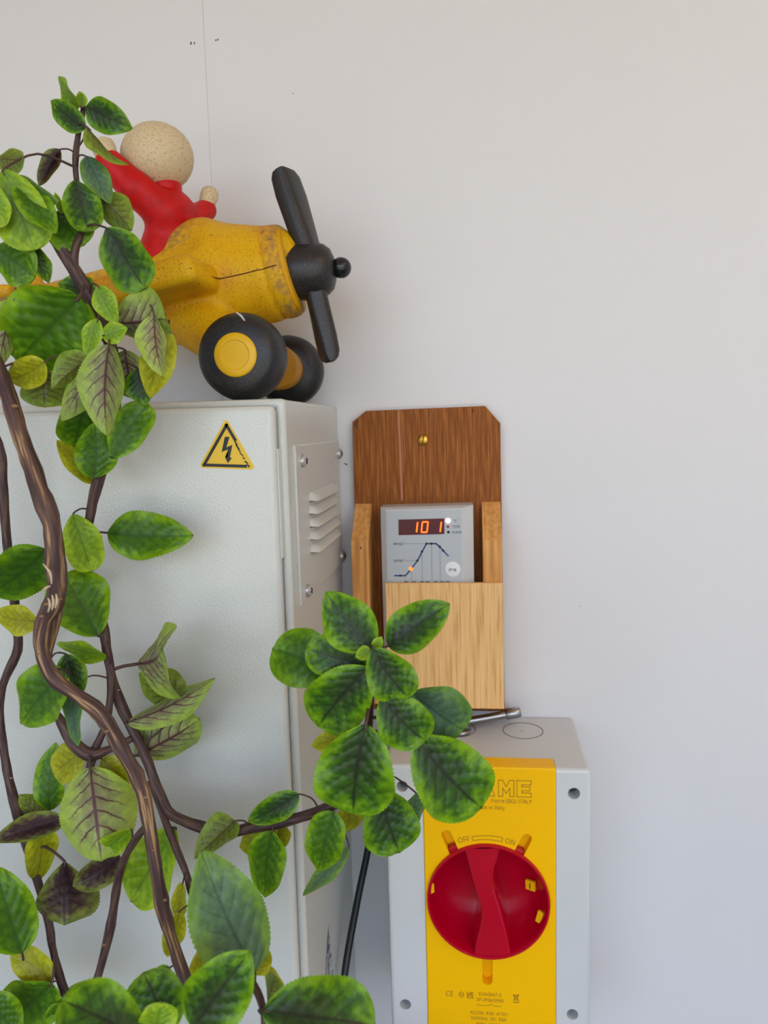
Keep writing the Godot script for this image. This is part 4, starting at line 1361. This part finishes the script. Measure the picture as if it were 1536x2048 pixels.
# each leaf: colour kind, outline, tone, half width (mm), bend, base, tip, direction of its upper face, where its stalk leaves the stem (mm)
var LEAVES := [
	["lime", 0, 0, 7.9, -0.22, V(-219.0,1687.0,250.0), V(-233.3,1702.5,250.3), Vector3(-0.560,-0.531,0.636), V(-219.9,1687.2,245.0)],
	["dark", 0, 0, 7.4, -0.11, V(-216.6,1674.3,250.0), V(-238.3,1692.1,248.9), Vector3(-0.177,-0.158,0.972), V(-225.4,1665.5,245.0)],
	["dark", 0, 0, 9.2, -0.18, V(-215.1,1686.2,250.0), V(-190.0,1672.6,251.2), Vector3(-0.180,-0.248,0.952), V(-220.0,1686.4,245.0)],
	["lime", 0, 0, 3.4, -0.12, V(-217.6,1686.9,248.0), V(-219.6,1695.7,248.8), Vector3(0.122,-0.058,0.991), V(-219.9,1686.8,245.0)],
	["lime", 0, 0, 2.9, -0.09, V(-214.1,1685.3,248.0), V(-211.8,1678.8,247.5), Vector3(0.556,0.136,0.820), V(-220.0,1685.5,245.0)],
	["olive", 0, 0, 6.5, -0.17, V(-210.6,1671.3,260.0), V(-189.4,1646.7,259.9), Vector3(-0.696,-0.597,-0.399), V(-223.2,1675.7,245.0)],
	["violet", 0, 0, 5.3, -0.17, V(-232.9,1664.2,250.0), V(-247.6,1645.2,251.6), Vector3(-0.694,0.497,-0.521), V(-226.0,1662.9,245.0)],
	["grey", 0, -1, 7.5, -0.09, V(-212.1,1655.6,260.0), V(-200.0,1630.4,258.7), Vector3(0.535,0.212,0.818), V(-226.5,1655.4,245.0)],
	["dark", 1, 0, 10.8, -0.09, V(-217.2,1641.7,265.0), V(-212.0,1614.4,263.1), Vector3(0.610,0.060,0.790), V(-224.7,1640.8,246.8)],
	["olive", 0, 0, 9.3, -0.20, V(-210.5,1635.6,255.0), V(-189.3,1615.6,253.2), Vector3(0.074,0.167,-0.983), V(-221.9,1631.5,249.5)],
	["dark", 1, 0, 14.3, -0.06, V(-198.2,1613.5,270.0), V(-179.1,1580.2,269.2), Vector3(-0.098,-0.081,0.992), V(-221.0,1613.0,256.8)],
	["mid", 1, 0, 13.7, -0.05, V(-233.8,1626.5,260.0), V(-218.5,1608.4,257.4), Vector3(0.461,0.265,0.847), V(-239.3,1618.6,260.0)],
	["lime", 0, 0, 2.4, -0.10, V(-229.0,1625.4,260.0), V(-231.8,1637.5,260.3), Vector3(0.798,0.171,0.578), V(-220.7,1623.1,252.7)],
	["olive", 0, 0, 8.1, -0.16, V(-260.0,1654.0,270.0), V(-242.2,1651.7,270.4), Vector3(0.006,-0.129,-0.992), V(-266.0,1654.4,266.9)],
	["grey", 0, 0, 7.0, -0.07, V(-253.3,1642.4,270.0), V(-225.1,1628.0,271.7), Vector3(-0.246,-0.377,0.893), V(-257.9,1646.3,267.0)],
	["lime", 1, 0, 14.8, -0.07, V(-249.5,1644.8,280.0), V(-239.9,1603.2,273.1), Vector3(0.320,-0.083,0.944), V(-226.5,1655.4,245.0)],
	["lime", 1, 0, 8.6, -0.05, V(-256.4,1637.9,285.0), V(-251.3,1612.7,285.2), Vector3(0.231,0.055,0.971), V(-258.6,1633.4,265.0)],
	["mid", 0, 0, 9.1, -0.04, V(-244.4,1639.8,275.0), V(-223.7,1610.4,277.6), Vector3(0.461,0.395,0.795), V(-258.6,1633.4,265.0)],
	["mid", 1, 0, 12.1, -0.06, V(-265.5,1606.6,270.0), V(-244.3,1589.3,267.7), Vector3(-0.015,-0.148,0.989), V(-273.5,1610.3,269.5)],
	["dark", 0, 0, 6.7, -0.12, V(-247.4,1608.2,265.0), V(-236.7,1587.5,265.0), Vector3(0.703,0.363,0.612), V(-237.1,1615.4,260.0)],
	["dark", 0, 0, 8.6, -0.04, V(-212.0,1579.2,260.0), V(-234.4,1587.4,260.2), Vector3(0.112,0.283,0.953), V(-214.8,1575.0,258.6)],
	["mid", 3, 1, 24.3, -0.07, V(-211.1,1575.8,280.0), V(-254.1,1541.6,275.1), Vector3(0.293,-0.485,0.824), V(-219.1,1584.8,260.0)],
	["under", 0, 0, 8.5, -0.15, V(-243.5,1573.5,290.0), V(-260.5,1538.6,285.0), Vector3(-0.646,0.406,-0.647), V(-242.9,1580.1,288.8)],
	["lime", 0, 0, 6.6, -0.11, V(-200.4,1580.6,280.0), V(-192.0,1560.1,279.0), Vector3(0.030,-0.034,0.999), V(-215.7,1578.2,260.0)],
	["lime", 0, 0, 5.8, -0.09, V(-201.7,1563.1,280.0), V(-209.9,1541.8,280.6), Vector3(-0.026,0.039,0.999), V(-213.2,1569.6,256.4)],
	["lime", 0, 0, 6.0, -0.05, V(-199.8,1553.9,280.0), V(-185.4,1557.6,280.0), Vector3(-0.026,0.095,0.995), V(-208.4,1552.2,255.0)],
	["under", 1, 0, 16.1, -0.21, V(-199.3,1561.6,270.0), V(-164.7,1564.3,271.3), Vector3(0.003,0.385,-0.923), V(-210.1,1558.5,255.0)],
	["under", 0, 1, 8.7, -0.15, V(-169.6,1563.9,280.0), V(-167.6,1530.2,281.8), Vector3(-0.792,-0.080,-0.605), V(-172.3,1569.6,277.9)],
	["yellow", 0, 0, 9.6, -0.10, V(-168.3,1557.1,265.0), V(-180.6,1519.8,265.2), Vector3(0.588,-0.191,0.786), V(-168.2,1563.4,262.6)],
	["under", 0, 0, 12.2, -0.15, V(-193.9,1548.8,285.0), V(-201.1,1499.9,283.4), Vector3(-0.691,0.125,-0.712), V(-208.4,1552.2,255.0)],
	["under", 0, 0, 9.5, -0.14, V(-202.6,1543.2,280.0), V(-227.9,1508.9,275.1), Vector3(-0.016,0.153,-0.988), V(-207.6,1549.0,255.0)],
	["dark", 0, 0, 8.6, -0.04, V(-189.9,1537.1,260.0), V(-186.2,1515.9,259.9), Vector3(0.130,0.020,0.991), V(-208.0,1539.7,253.2)],
	["under", 0, 0, 12.2, -0.10, V(-200.5,1549.1,252.0), V(-195.2,1519.8,254.4), Vector3(-0.560,-0.168,-0.811), V(-207.6,1549.0,255.0)],
	["yellow", 0, 0, 9.1, -0.08, V(-234.4,1541.1,280.0), V(-258.7,1530.9,278.7), Vector3(0.139,-0.447,0.884), V(-229.2,1544.7,277.6)],
	["olive", 0, 0, 9.4, -0.22, V(-207.9,1542.3,280.0), V(-232.7,1528.6,276.4), Vector3(-0.210,0.585,-0.783), V(-207.7,1546.7,254.5)],
	["olive", 1, 0, 14.0, -0.23, V(-241.2,1537.6,270.0), V(-242.4,1516.7,268.8), Vector3(-0.342,0.074,-0.937), V(-256.9,1537.0,289.1)],
	["mid", 1, 0, 13.0, -0.11, V(-223.8,1521.8,255.0), V(-235.1,1492.9,253.4), Vector3(0.619,-0.282,0.733), V(-209.1,1520.9,250.0)],
	["yellow", 0, 0, 8.0, -0.06, V(-227.1,1470.6,250.0), V(-251.0,1498.2,244.8), Vector3(0.470,0.539,0.699), V(-224.5,1469.5,250.0)],
	["mid", 0, 0, 11.8, -0.08, V(-221.2,1474.8,260.0), V(-216.9,1507.2,261.9), Vector3(0.525,-0.121,0.843), V(-222.3,1474.9,250.0)],
	["mid", 1, 0, 11.3, -0.12, V(-208.3,1486.3,260.0), V(-186.8,1517.1,257.1), Vector3(0.108,0.016,0.994), V(-215.9,1489.3,250.0)],
	["yellow", 0, 0, 7.8, -0.10, V(-230.3,1497.1,245.0), V(-223.3,1468.8,244.0), Vector3(0.926,0.219,0.306), V(-211.9,1501.6,250.0)],
	["lime", 1, 0, 11.8, -0.10, V(-235.7,1453.6,260.0), V(-225.3,1419.2,260.8), Vector3(0.707,0.229,0.669), V(-229.3,1454.6,250.0)],
	["mid", 0, 0, 15.0, -0.07, V(-224.8,1439.2,240.0), V(-170.0,1437.6,241.6), Vector3(-0.018,0.323,0.946), V(-232.9,1440.5,250.0)],
	["mid", 1, 0, 18.2, -0.09, V(-222.7,1380.5,265.0), V(-240.3,1419.2,266.7), Vector3(0.688,0.283,0.668), V(-226.9,1380.0,250.0)],
	["mid", 0, -1, 17.2, -0.10, V(-248.4,1434.2,270.0), V(-291.4,1404.3,267.5), Vector3(0.279,-0.471,0.837), V(-235.1,1430.4,250.0)],
	["yellow", 0, 0, 9.3, -0.06, V(-260.2,1389.5,265.0), V(-290.8,1393.1,262.2), Vector3(-0.091,0.007,0.996), V(-232.5,1397.4,250.0)],
	["lime", 0, 0, 8.2, -0.10, V(-220.6,1366.6,260.0), V(-254.1,1372.4,259.2), Vector3(-0.100,-0.457,0.884), V(-222.7,1357.7,253.7)],
	["dark", 0, 0, 8.2, -0.08, V(-241.0,1370.8,270.0), V(-235.2,1342.9,269.4), Vector3(0.364,0.056,0.930), V(-239.4,1370.0,294.4)],
	["mid", 0, 0, 17.1, -0.05, V(-235.3,1362.8,280.0), V(-271.6,1328.7,274.6), Vector3(-0.246,0.109,0.963), V(-240.3,1367.5,294.0)],
	["grey", 0, -1, 7.3, -0.06, V(-236.7,1352.4,270.0), V(-237.6,1313.8,272.5), Vector3(-0.273,0.070,0.960), V(-221.7,1350.6,255.5)],
	["under", 0, 1, 22.8, -0.16, V(-206.7,1358.5,250.0), V(-171.9,1377.4,280.0), Vector3(0.699,-0.189,-0.690), V(-222.1,1355.4,254.4)],
	["olive", 0, 0, 13.0, -0.21, V(-184.0,1329.4,245.0), V(-207.4,1351.1,243.0), Vector3(-0.063,-0.161,-0.985), V(-205.9,1307.8,254.1)],
	["under", 0, 0, 9.5, -0.16, V(-210.7,1324.6,260.0), V(-147.9,1352.7,264.0), Vector3(0.305,-0.573,-0.761), V(-213.4,1322.1,251.8)],
	["under", 0, 1, 16.7, -0.09, V(-211.9,1298.9,250.0), V(-166.5,1326.8,252.4), Vector3(-0.075,0.205,-0.976), V(-218.0,1310.4,261.4)],
	["yellow", 1, 0, 12.0, -0.07, V(-240.6,1305.0,255.0), V(-267.5,1286.2,251.4), Vector3(-0.303,0.258,0.917), V(-230.1,1308.0,265.5)],
	["mid", 0, 1, 10.3, -0.12, V(-274.9,1258.3,245.0), V(-272.0,1300.7,239.4), Vector3(0.171,0.117,0.978), V(-293.6,1255.6,250.0)],
	["yellow", 0, 0, 8.0, -0.10, V(-228.5,1301.1,260.0), V(-207.9,1285.3,262.2), Vector3(0.127,0.296,0.947), V(-230.6,1304.7,266.8)],
	["under", 1, 1, 21.6, -0.19, V(-225.5,1305.4,280.0), V(-219.7,1251.7,283.0), Vector3(-0.350,-0.089,-0.933), V(-230.5,1308.2,270.0)],
	["violet", 0, 0, 8.4, -0.08, V(-251.8,1265.3,270.0), V(-298.3,1250.7,270.3), Vector3(0.009,-0.052,-0.999), V(-232.0,1297.1,270.0)],
	["yellow", 0, 0, 10.1, -0.08, V(-274.8,1253.5,255.0), V(-283.3,1210.6,251.4), Vector3(0.726,-0.199,0.658), V(-294.1,1258.4,250.0)],
	["olive", 0, 0, 8.1, -0.21, V(-276.1,1251.8,252.0), V(-291.5,1270.7,248.9), Vector3(-0.269,-0.365,-0.891), V(-290.7,1241.3,250.0)],
	["violet", 2, 0, 19.2, -0.16, V(-258.7,1232.9,260.0), V(-259.7,1193.2,261.5), Vector3(-0.316,-0.029,-0.948), V(-288.8,1232.4,250.0)],
	["violet", 1, 0, 9.4, -0.21, V(-216.6,1244.0,270.0), V(-245.5,1222.7,267.4), Vector3(0.301,-0.296,-0.907), V(-212.1,1238.2,280.0)],
	["lime", 1, 1, 18.1, -0.09, V(-183.6,1257.1,260.0), V(-215.9,1209.4,264.2), Vector3(-0.215,0.228,0.950), V(-187.1,1258.8,263.2)],
	["lime", 0, 0, 7.3, -0.08, V(-200.1,1270.5,285.0), V(-226.2,1246.4,282.0), Vector3(0.173,-0.303,0.937), V(-195.7,1266.0,295.0)],
	["mid", 0, 1, 15.3, -0.10, V(-278.7,1184.3,280.0), V(-290.8,1238.1,278.3), Vector3(0.723,0.184,0.666), V(-279.5,1177.9,278.2)],
	["yellow", 0, 0, 9.7, -0.05, V(-263.8,1161.5,275.0), V(-291.2,1181.6,273.3), Vector3(0.230,0.389,0.892), V(-263.3,1158.2,266.4)],
	["mid", 3, 0, 17.8, -0.07, V(-260.6,1165.0,280.0), V(-295.6,1133.6,279.2), Vector3(0.090,-0.125,0.988), V(-271.5,1177.1,260.0)],
	["olive", 0, 0, 5.4, -0.22, V(-242.9,1150.7,270.0), V(-260.7,1148.5,269.5), Vector3(0.071,-0.357,-0.932), V(-228.5,1159.4,290.5)],
	["mid", 0, 0, 4.6, -0.10, V(-255.7,1152.0,280.0), V(-266.1,1137.4,281.2), Vector3(0.208,-0.066,0.976), V(-260.0,1152.6,269.1)],
	["yellow", 0, 0, 6.3, -0.08, V(-171.7,1223.4,290.0), V(-180.6,1192.8,289.2), Vector3(0.474,-0.160,0.866), V(-163.7,1224.4,283.6)],
	["yellow", 0, 0, 6.2, -0.10, V(-157.7,1204.1,295.0), V(-162.3,1182.8,294.0), Vector3(0.482,-0.144,0.864), V(-155.7,1224.3,294.5)],
	["yellow", 0, 0, 5.5, -0.08, V(-172.5,1235.2,280.0), V(-179.3,1207.5,279.6), Vector3(-0.338,0.069,0.939), V(-174.6,1235.2,270.0)],
	["grey", 0, 0, 17.9, -0.11, V(-107.1,1240.8,355.0), V(-128.1,1301.6,357.0), Vector3(0.593,0.179,0.785), V(-107.6,1231.7,355.5)],
	["dark", 0, 1, 14.3, -0.05, V(-121.9,1244.4,395.0), V(-96.9,1277.3,390.3), Vector3(0.090,0.073,0.993), V(-148.9,1235.9,380.0)],
	["dark", 1, 0, 13.5, -0.09, V(-145.1,1217.4,370.0), V(-155.1,1248.9,371.8), Vector3(0.371,0.063,0.926), V(-143.9,1215.6,372.3)],
	["dark", 1, 1, 12.5, -0.10, V(-133.9,1255.9,415.0), V(-169.5,1271.3,414.6), Vector3(0.331,0.778,0.534), V(-146.6,1228.2,377.3)],
	["lime", 1, 0, 7.7, -0.05, V(-133.0,1252.3,410.0), V(-129.8,1266.6,408.3), Vector3(0.430,0.011,0.903), V(-148.9,1235.9,380.0)],
	["dark", 1, 0, 17.2, -0.10, V(-96.1,1241.5,380.0), V(-45.6,1233.7,374.1), Vector3(0.191,0.785,0.590), V(-98.5,1231.0,370.0)],
	["olive", 0, 0, 5.8, -0.24, V(-108.7,1203.8,330.0), V(-102.3,1222.0,331.1), Vector3(0.363,-0.071,-0.929), V(-106.7,1189.2,364.5)],
	["yellow", 0, 0, 5.9, -0.12, V(-106.4,1194.0,320.0), V(-111.5,1215.0,317.7), Vector3(0.866,0.259,0.428), V(-107.5,1187.4,319.3)],
	["yellow", 0, 0, 5.7, -0.07, V(-116.3,1218.6,330.0), V(-106.4,1231.7,329.9), Vector3(0.246,-0.180,0.952), V(-127.5,1226.9,330.9)],
	["mid", 0, 0, 10.8, -0.08, V(-287.4,1171.5,300.0), V(-272.2,1144.7,297.8), Vector3(0.584,0.270,0.765), V(-292.2,1175.9,298.1)],
	["dark", 0, 0, 6.2, -0.08, V(-165.5,1212.1,320.0), V(-177.1,1197.8,321.5), Vector3(-0.233,0.285,0.930), V(-158.5,1215.6,322.7)],
	["olive", 0, 0, 9.8, -0.24, V(-138.8,1274.9,280.0), V(-162.6,1255.5,282.2), Vector3(-0.187,0.116,-0.975), V(-133.3,1265.2,270.0)],
	["dark", 0, 0, 8.0, -0.16, V(-100.1,1292.6,280.0), V(-131.5,1274.6,282.4), Vector3(0.010,0.112,0.994), V(-90.2,1279.3,273.2)],
	["yellow", 0, 0, 11.2, -0.11, V(-119.0,1263.2,262.0), V(-143.5,1248.9,263.3), Vector3(-0.284,0.559,0.779), V(-119.8,1268.4,270.0)],
	["mid", 0, 1, 12.2, -0.05, V(-117.0,1269.6,280.0), V(-124.5,1225.6,277.3), Vector3(-0.213,-0.025,0.977), V(-116.5,1269.2,270.0)],
	["yellow", 0, 0, 7.4, -0.05, V(-118.2,1265.3,260.0), V(-119.0,1244.6,257.7), Vector3(-0.033,-0.111,0.993), V(-118.2,1268.8,270.0)],
	["mid", 0, 1, 12.3, -0.11, V(-79.1,1285.8,285.0), V(-90.2,1249.9,287.9), Vector3(-0.262,0.157,0.952), V(-78.7,1286.0,275.0)],
	["grey", 0, 1, 6.0, -0.10, V(-73.9,1256.2,270.0), V(-102.5,1222.0,271.2), Vector3(0.234,-0.163,0.958), V(-88.9,1280.1,273.6)],
	["yellow", 1, 0, 8.8, -0.06, V(-73.2,1283.3,265.0), V(-73.6,1263.5,266.4), Vector3(0.513,0.051,0.857), V(-76.3,1287.5,275.0)],
	["mid", 1, -1, 16.4, -0.11, V(-76.1,1365.0,280.0), V(-111.2,1379.2,282.5), Vector3(0.237,0.430,0.871), V(-55.3,1359.0,286.8)],
	["dark", 1, 0, 11.1, -0.12, V(-56.0,1370.8,290.0), V(-90.7,1381.4,291.1), Vector3(0.077,0.152,0.985), V(-53.8,1369.4,290.5)],
	["dark", 0, 1, 13.8, -0.06, V(-53.1,1383.5,295.0), V(-78.9,1412.6,289.3), Vector3(-0.037,0.162,0.986), V(-51.8,1382.4,295.0)],
	["dark", 0, 0, 12.3, -0.06, V(-45.4,1383.1,290.0), V(-12.3,1406.9,290.7), Vector3(-0.240,0.306,0.921), V(-51.8,1382.4,295.0)],
	["dark", 1, 0, 12.3, -0.10, V(-51.8,1386.5,305.0), V(-33.5,1359.0,304.1), Vector3(0.089,0.025,0.996), V(-51.8,1382.4,295.0)],
	["dark", 1, 1, 17.2, -0.10, V(-54.6,1374.7,300.0), V(-85.2,1337.3,293.5), Vector3(-0.048,-0.133,0.990), V(-52.6,1377.2,293.2)],
	["dark", 1, 0, 13.9, -0.06, V(-48.2,1359.9,304.0), V(-25.2,1335.3,302.6), Vector3(0.133,0.069,0.989), V(-54.2,1366.8,289.5)],
	["grey", 1, -1, 17.1, -0.09, V(-33.9,1354.1,280.0), V(-5.6,1331.4,279.4), Vector3(0.014,-0.008,1.000), V(-55.7,1356.4,285.9)],
	["dark", 1, 1, 21.6, -0.10, V(-56.4,1345.4,305.0), V(-65.8,1292.5,303.0), Vector3(-0.034,-0.031,0.999), V(-56.5,1349.8,284.1)],
	["dark", 1, 1, 20.6, -0.07, V(-31.0,1334.0,295.0), V(4.3,1291.0,287.2), Vector3(0.411,0.175,0.894), V(-57.6,1339.7,281.8)],
	["dark", 1, 0, 16.4, -0.04, V(-53.8,1297.1,280.0), V(-42.8,1259.4,280.3), Vector3(0.388,0.122,0.913), V(-65.9,1302.0,275.0)],
	["yellow", 0, 0, 5.9, -0.05, V(-76.4,1322.9,270.0), V(-94.5,1317.2,268.9), Vector3(-0.241,0.626,0.742), V(-60.8,1319.1,277.3)],
	["grey", 0, 0, 6.8, -0.09, V(-29.0,1326.3,270.0), V(-11.4,1323.7,271.3), Vector3(-0.070,0.043,0.997), V(-58.9,1329.6,279.5)],
	["grey", 0, 1, 7.1, -0.05, V(-34.1,1287.7,265.0), V(-37.2,1262.5,263.3), Vector3(0.580,-0.126,0.805), V(-65.9,1302.0,275.0)],
	["lime", 0, 0, 3.0, -0.12, V(-51.7,1384.5,300.0), V(-47.5,1390.9,299.9), Vector3(0.146,-0.076,0.986), V(-51.8,1382.4,295.0)],
	["lime", 0, 0, 3.8, -0.06, V(-53.3,1383.9,300.0), V(-61.7,1379.9,299.6), Vector3(-0.208,0.356,0.911), V(-51.8,1382.4,295.0)],
]
# stems: [points (mm)], [radii (mm)]
var STEMS := [
	[[V(-258.6,1633.4,265.0), V(-267.9,1622.2,268.0), V(-275.6,1605.8,270.0), V(-275.4,1582.0,280.0), V(-266.8,1556.5,285.0), V(-254.7,1532.6,290.0), V(-243.5,1503.8,295.0), V(-232.9,1476.7,300.0), V(-223.0,1452.8,305.0), V(-222.5,1431.1,305.0), V(-223.9,1413.2,305.0), V(-231.0,1400.8,305.0), V(-234.5,1386.8,305.0), V(-229.7,1369.9,305.0), V(-214.2,1357.1,305.0), V(-202.0,1347.1,305.0), V(-188.0,1327.4,310.0), V(-179.7,1307.7,310.0), V(-173.7,1282.1,315.0), V(-168.2,1251.1,320.0), V(-163.4,1228.2,320.0), V(-154.4,1205.0,325.0), V(-147.1,1173.5,330.0), V(-145.6,1126.4,330.0), V(-156.9,1065.0,320.0)], [0.8, 2.2, 3.6, 4.0, 4.5, 4.7, 4.6, 4.8, 5.0, 5.0, 5.2, 4.8, 4.2, 4.0, 4.0, 4.2, 4.2, 3.9, 3.9, 3.6, 3.4, 3.3, 3.3, 3.0, 3.1]], # main
	[[V(-224.7,1414.2,303.0), V(-227.4,1402.3,300.0), V(-235.6,1381.2,296.0), V(-240.3,1367.5,294.0)], [4.0, 3.0, 2.3, 1.8]], # stub
	[[V(-239.3,1618.6,260.0), V(-231.1,1607.1,260.0), V(-223.1,1592.8,260.0), V(-215.7,1578.2,260.0), V(-212.2,1566.4,255.0), V(-207.6,1549.0,255.0), V(-208.8,1523.3,250.0), V(-212.5,1496.7,250.0), V(-220.0,1480.4,250.0), V(-226.2,1465.4,250.0), V(-231.8,1445.6,250.0), V(-237.8,1417.7,250.0), V(-232.5,1397.4,250.0), V(-226.9,1380.0,250.0), V(-224.9,1357.7,250.0), V(-219.4,1333.6,250.0), V(-202.9,1302.0,255.0), V(-192.6,1278.2,260.0), V(-184.4,1265.5,260.0), V(-153.7,1259.1,265.0), V(-133.3,1265.2,270.0), V(-114.8,1269.6,270.0), V(-99.6,1273.9,270.0), V(-84.8,1282.3,275.0), V(-71.4,1290.4,275.0), V(-62.7,1308.7,275.0), V(-58.5,1331.7,280.0), V(-56.1,1353.8,285.0), V(-51.8,1382.4,295.0)], [3.1, 3.6, 3.9, 4.2, 3.7, 3.4, 2.9, 2.6, 2.9, 3.2, 2.9, 3.2, 3.2, 3.2, 2.6, 3.2, 3.1, 3.1, 3.4, 3.3, 3.3, 3.3, 3.0, 3.0, 2.4, 2.4, 2.1, 1.8, 1.3]], # long
	[[V(-228.0,1378.8,248.0), V(-221.5,1353.0,255.0), V(-223.5,1326.2,260.0), V(-229.9,1309.1,265.0), V(-232.0,1297.1,270.0)], [2.6, 2.3, 2.2, 2.5, 2.5]], # twig
	[[V(-308.0,1536.0,240.0), V(-298.7,1511.0,240.0), V(-291.4,1492.2,240.0), V(-292.3,1467.2,240.0), V(-292.5,1433.8,240.0), V(-290.9,1406.3,240.0), V(-290.6,1381.8,240.0), V(-291.5,1363.7,240.0), V(-303.6,1340.2,240.0), V(-307.8,1316.5,240.0), V(-298.2,1280.5,250.0), V(-292.6,1250.1,250.0), V(-285.6,1217.6,250.0), V(-272.5,1192.1,260.0), V(-271.1,1171.5,260.0), V(-258.9,1150.7,270.0), V(-239.4,1118.0,280.0), V(-205.9,1090.0,300.0), V(-179.0,1057.6,310.0)], [1.8, 2.3, 2.6, 2.9, 2.9, 2.9, 2.9, 2.9, 2.6, 2.6, 2.9, 3.2, 2.9, 2.5, 2.5, 2.5, 2.4, 2.5, 2.5]], # side
	[[V(-253.2,1334.4,266.0), V(-248.1,1325.4,267.0), V(-241.4,1314.3,268.0), V(-230.5,1308.2,270.0), V(-221.8,1309.3,265.0), V(-211.3,1312.2,255.0)], [1.4, 3.0, 4.1, 3.8, 2.5, 2.0]], # fork
	[[V(-175.6,1290.7,310.0), V(-195.7,1266.0,295.0), V(-212.1,1238.2,280.0), V(-219.5,1205.6,280.0), V(-228.7,1175.7,280.0), V(-229.5,1162.3,290.0), V(-218.0,1130.0,295.0), V(-190.9,1096.5,305.0), V(-173.2,1055.0,310.0)], [2.0, 2.1, 2.4, 2.7, 2.4, 2.3, 2.3, 2.5, 2.5]], # low
	[[V(-200.7,1285.9,255.0), V(-184.1,1252.8,265.0), V(-174.6,1235.2,270.0), V(-166.4,1224.4,280.0), V(-136.9,1224.0,320.0), V(-111.0,1231.9,350.0), V(-98.5,1231.0,370.0), V(-101.5,1205.3,370.0), V(-120.3,1146.4,350.0), V(-151.0,1065.7,320.0)], [2.0, 2.2, 2.2, 2.1, 1.9, 1.8, 1.7, 1.9, 2.2, 2.4]], # thin
	[[V(-148.9,1235.9,380.0), V(-144.7,1221.8,375.0), V(-140.4,1187.6,360.0), V(-145.5,1119.7,335.0), V(-153.9,1065.4,320.0)], [1.2, 1.6, 1.9, 2.3, 2.4]], # front
	[[V(-219.9,1690.2,245.0), V(-220.0,1685.5,245.0), V(-223.5,1674.7,245.0), V(-226.5,1660.2,245.0), V(-226.6,1647.1,245.0), V(-221.5,1629.9,250.0), V(-220.0,1617.4,255.0), V(-222.8,1605.3,260.0), V(-223.7,1592.8,260.0)], [1.2, 1.4, 1.7, 1.7, 1.7, 1.7, 2.0, 2.2, 2.2]], # sprig
]
# scars and broken bark on the woody stem: place (mm), radius (mm)
var SCARS := [[V(-240.3,1516.4,302.0), 2.6], [V(-223.6,1411.8,314.0), 2.4], [V(-227.6,1405.0,313.0), 2.0], [V(-218.9,1414.4,316.0), 2.2], [V(-215.5,1414.7,315.0), 1.8], [V(-231.1,1383.9,312.0), 1.5], [V(-195.2,1342.4,314.0), 1.7], [V(-174.1,1308.0,318.0), 1.7], [V(-162.2,1256.7,328.0), 1.6], [V(-170.4,1280.0,321.0), 1.2], [V(-219.0,1477.7,256.0), 1.6], [V(-216.5,1343.9,256.0), 1.4], [V(-292.6,1285.0,256.0), 1.6], [V(-221.5,1196.9,286.0), 1.5]]
var FIBRES := [[V(-224.1,1433.3,314.0), V(-219.4,1429.1,316.0), V(-219.0,1423.0,316.0)], [V(-225.9,1418.8,314.0), V(-222.9,1420.7,315.0), V(-219.7,1421.9,316.0)], [V(-220.4,1416.0,318.0), V(-218.9,1412.5,319.0), V(-221.6,1408.2,317.0)], [V(-215.8,1418.1,318.0), V(-214.9,1414.6,319.0), V(-216.9,1410.6,318.0)], [V(-218.0,1417.6,318.0), V(-216.9,1413.8,319.0), V(-218.7,1409.6,318.0)]]
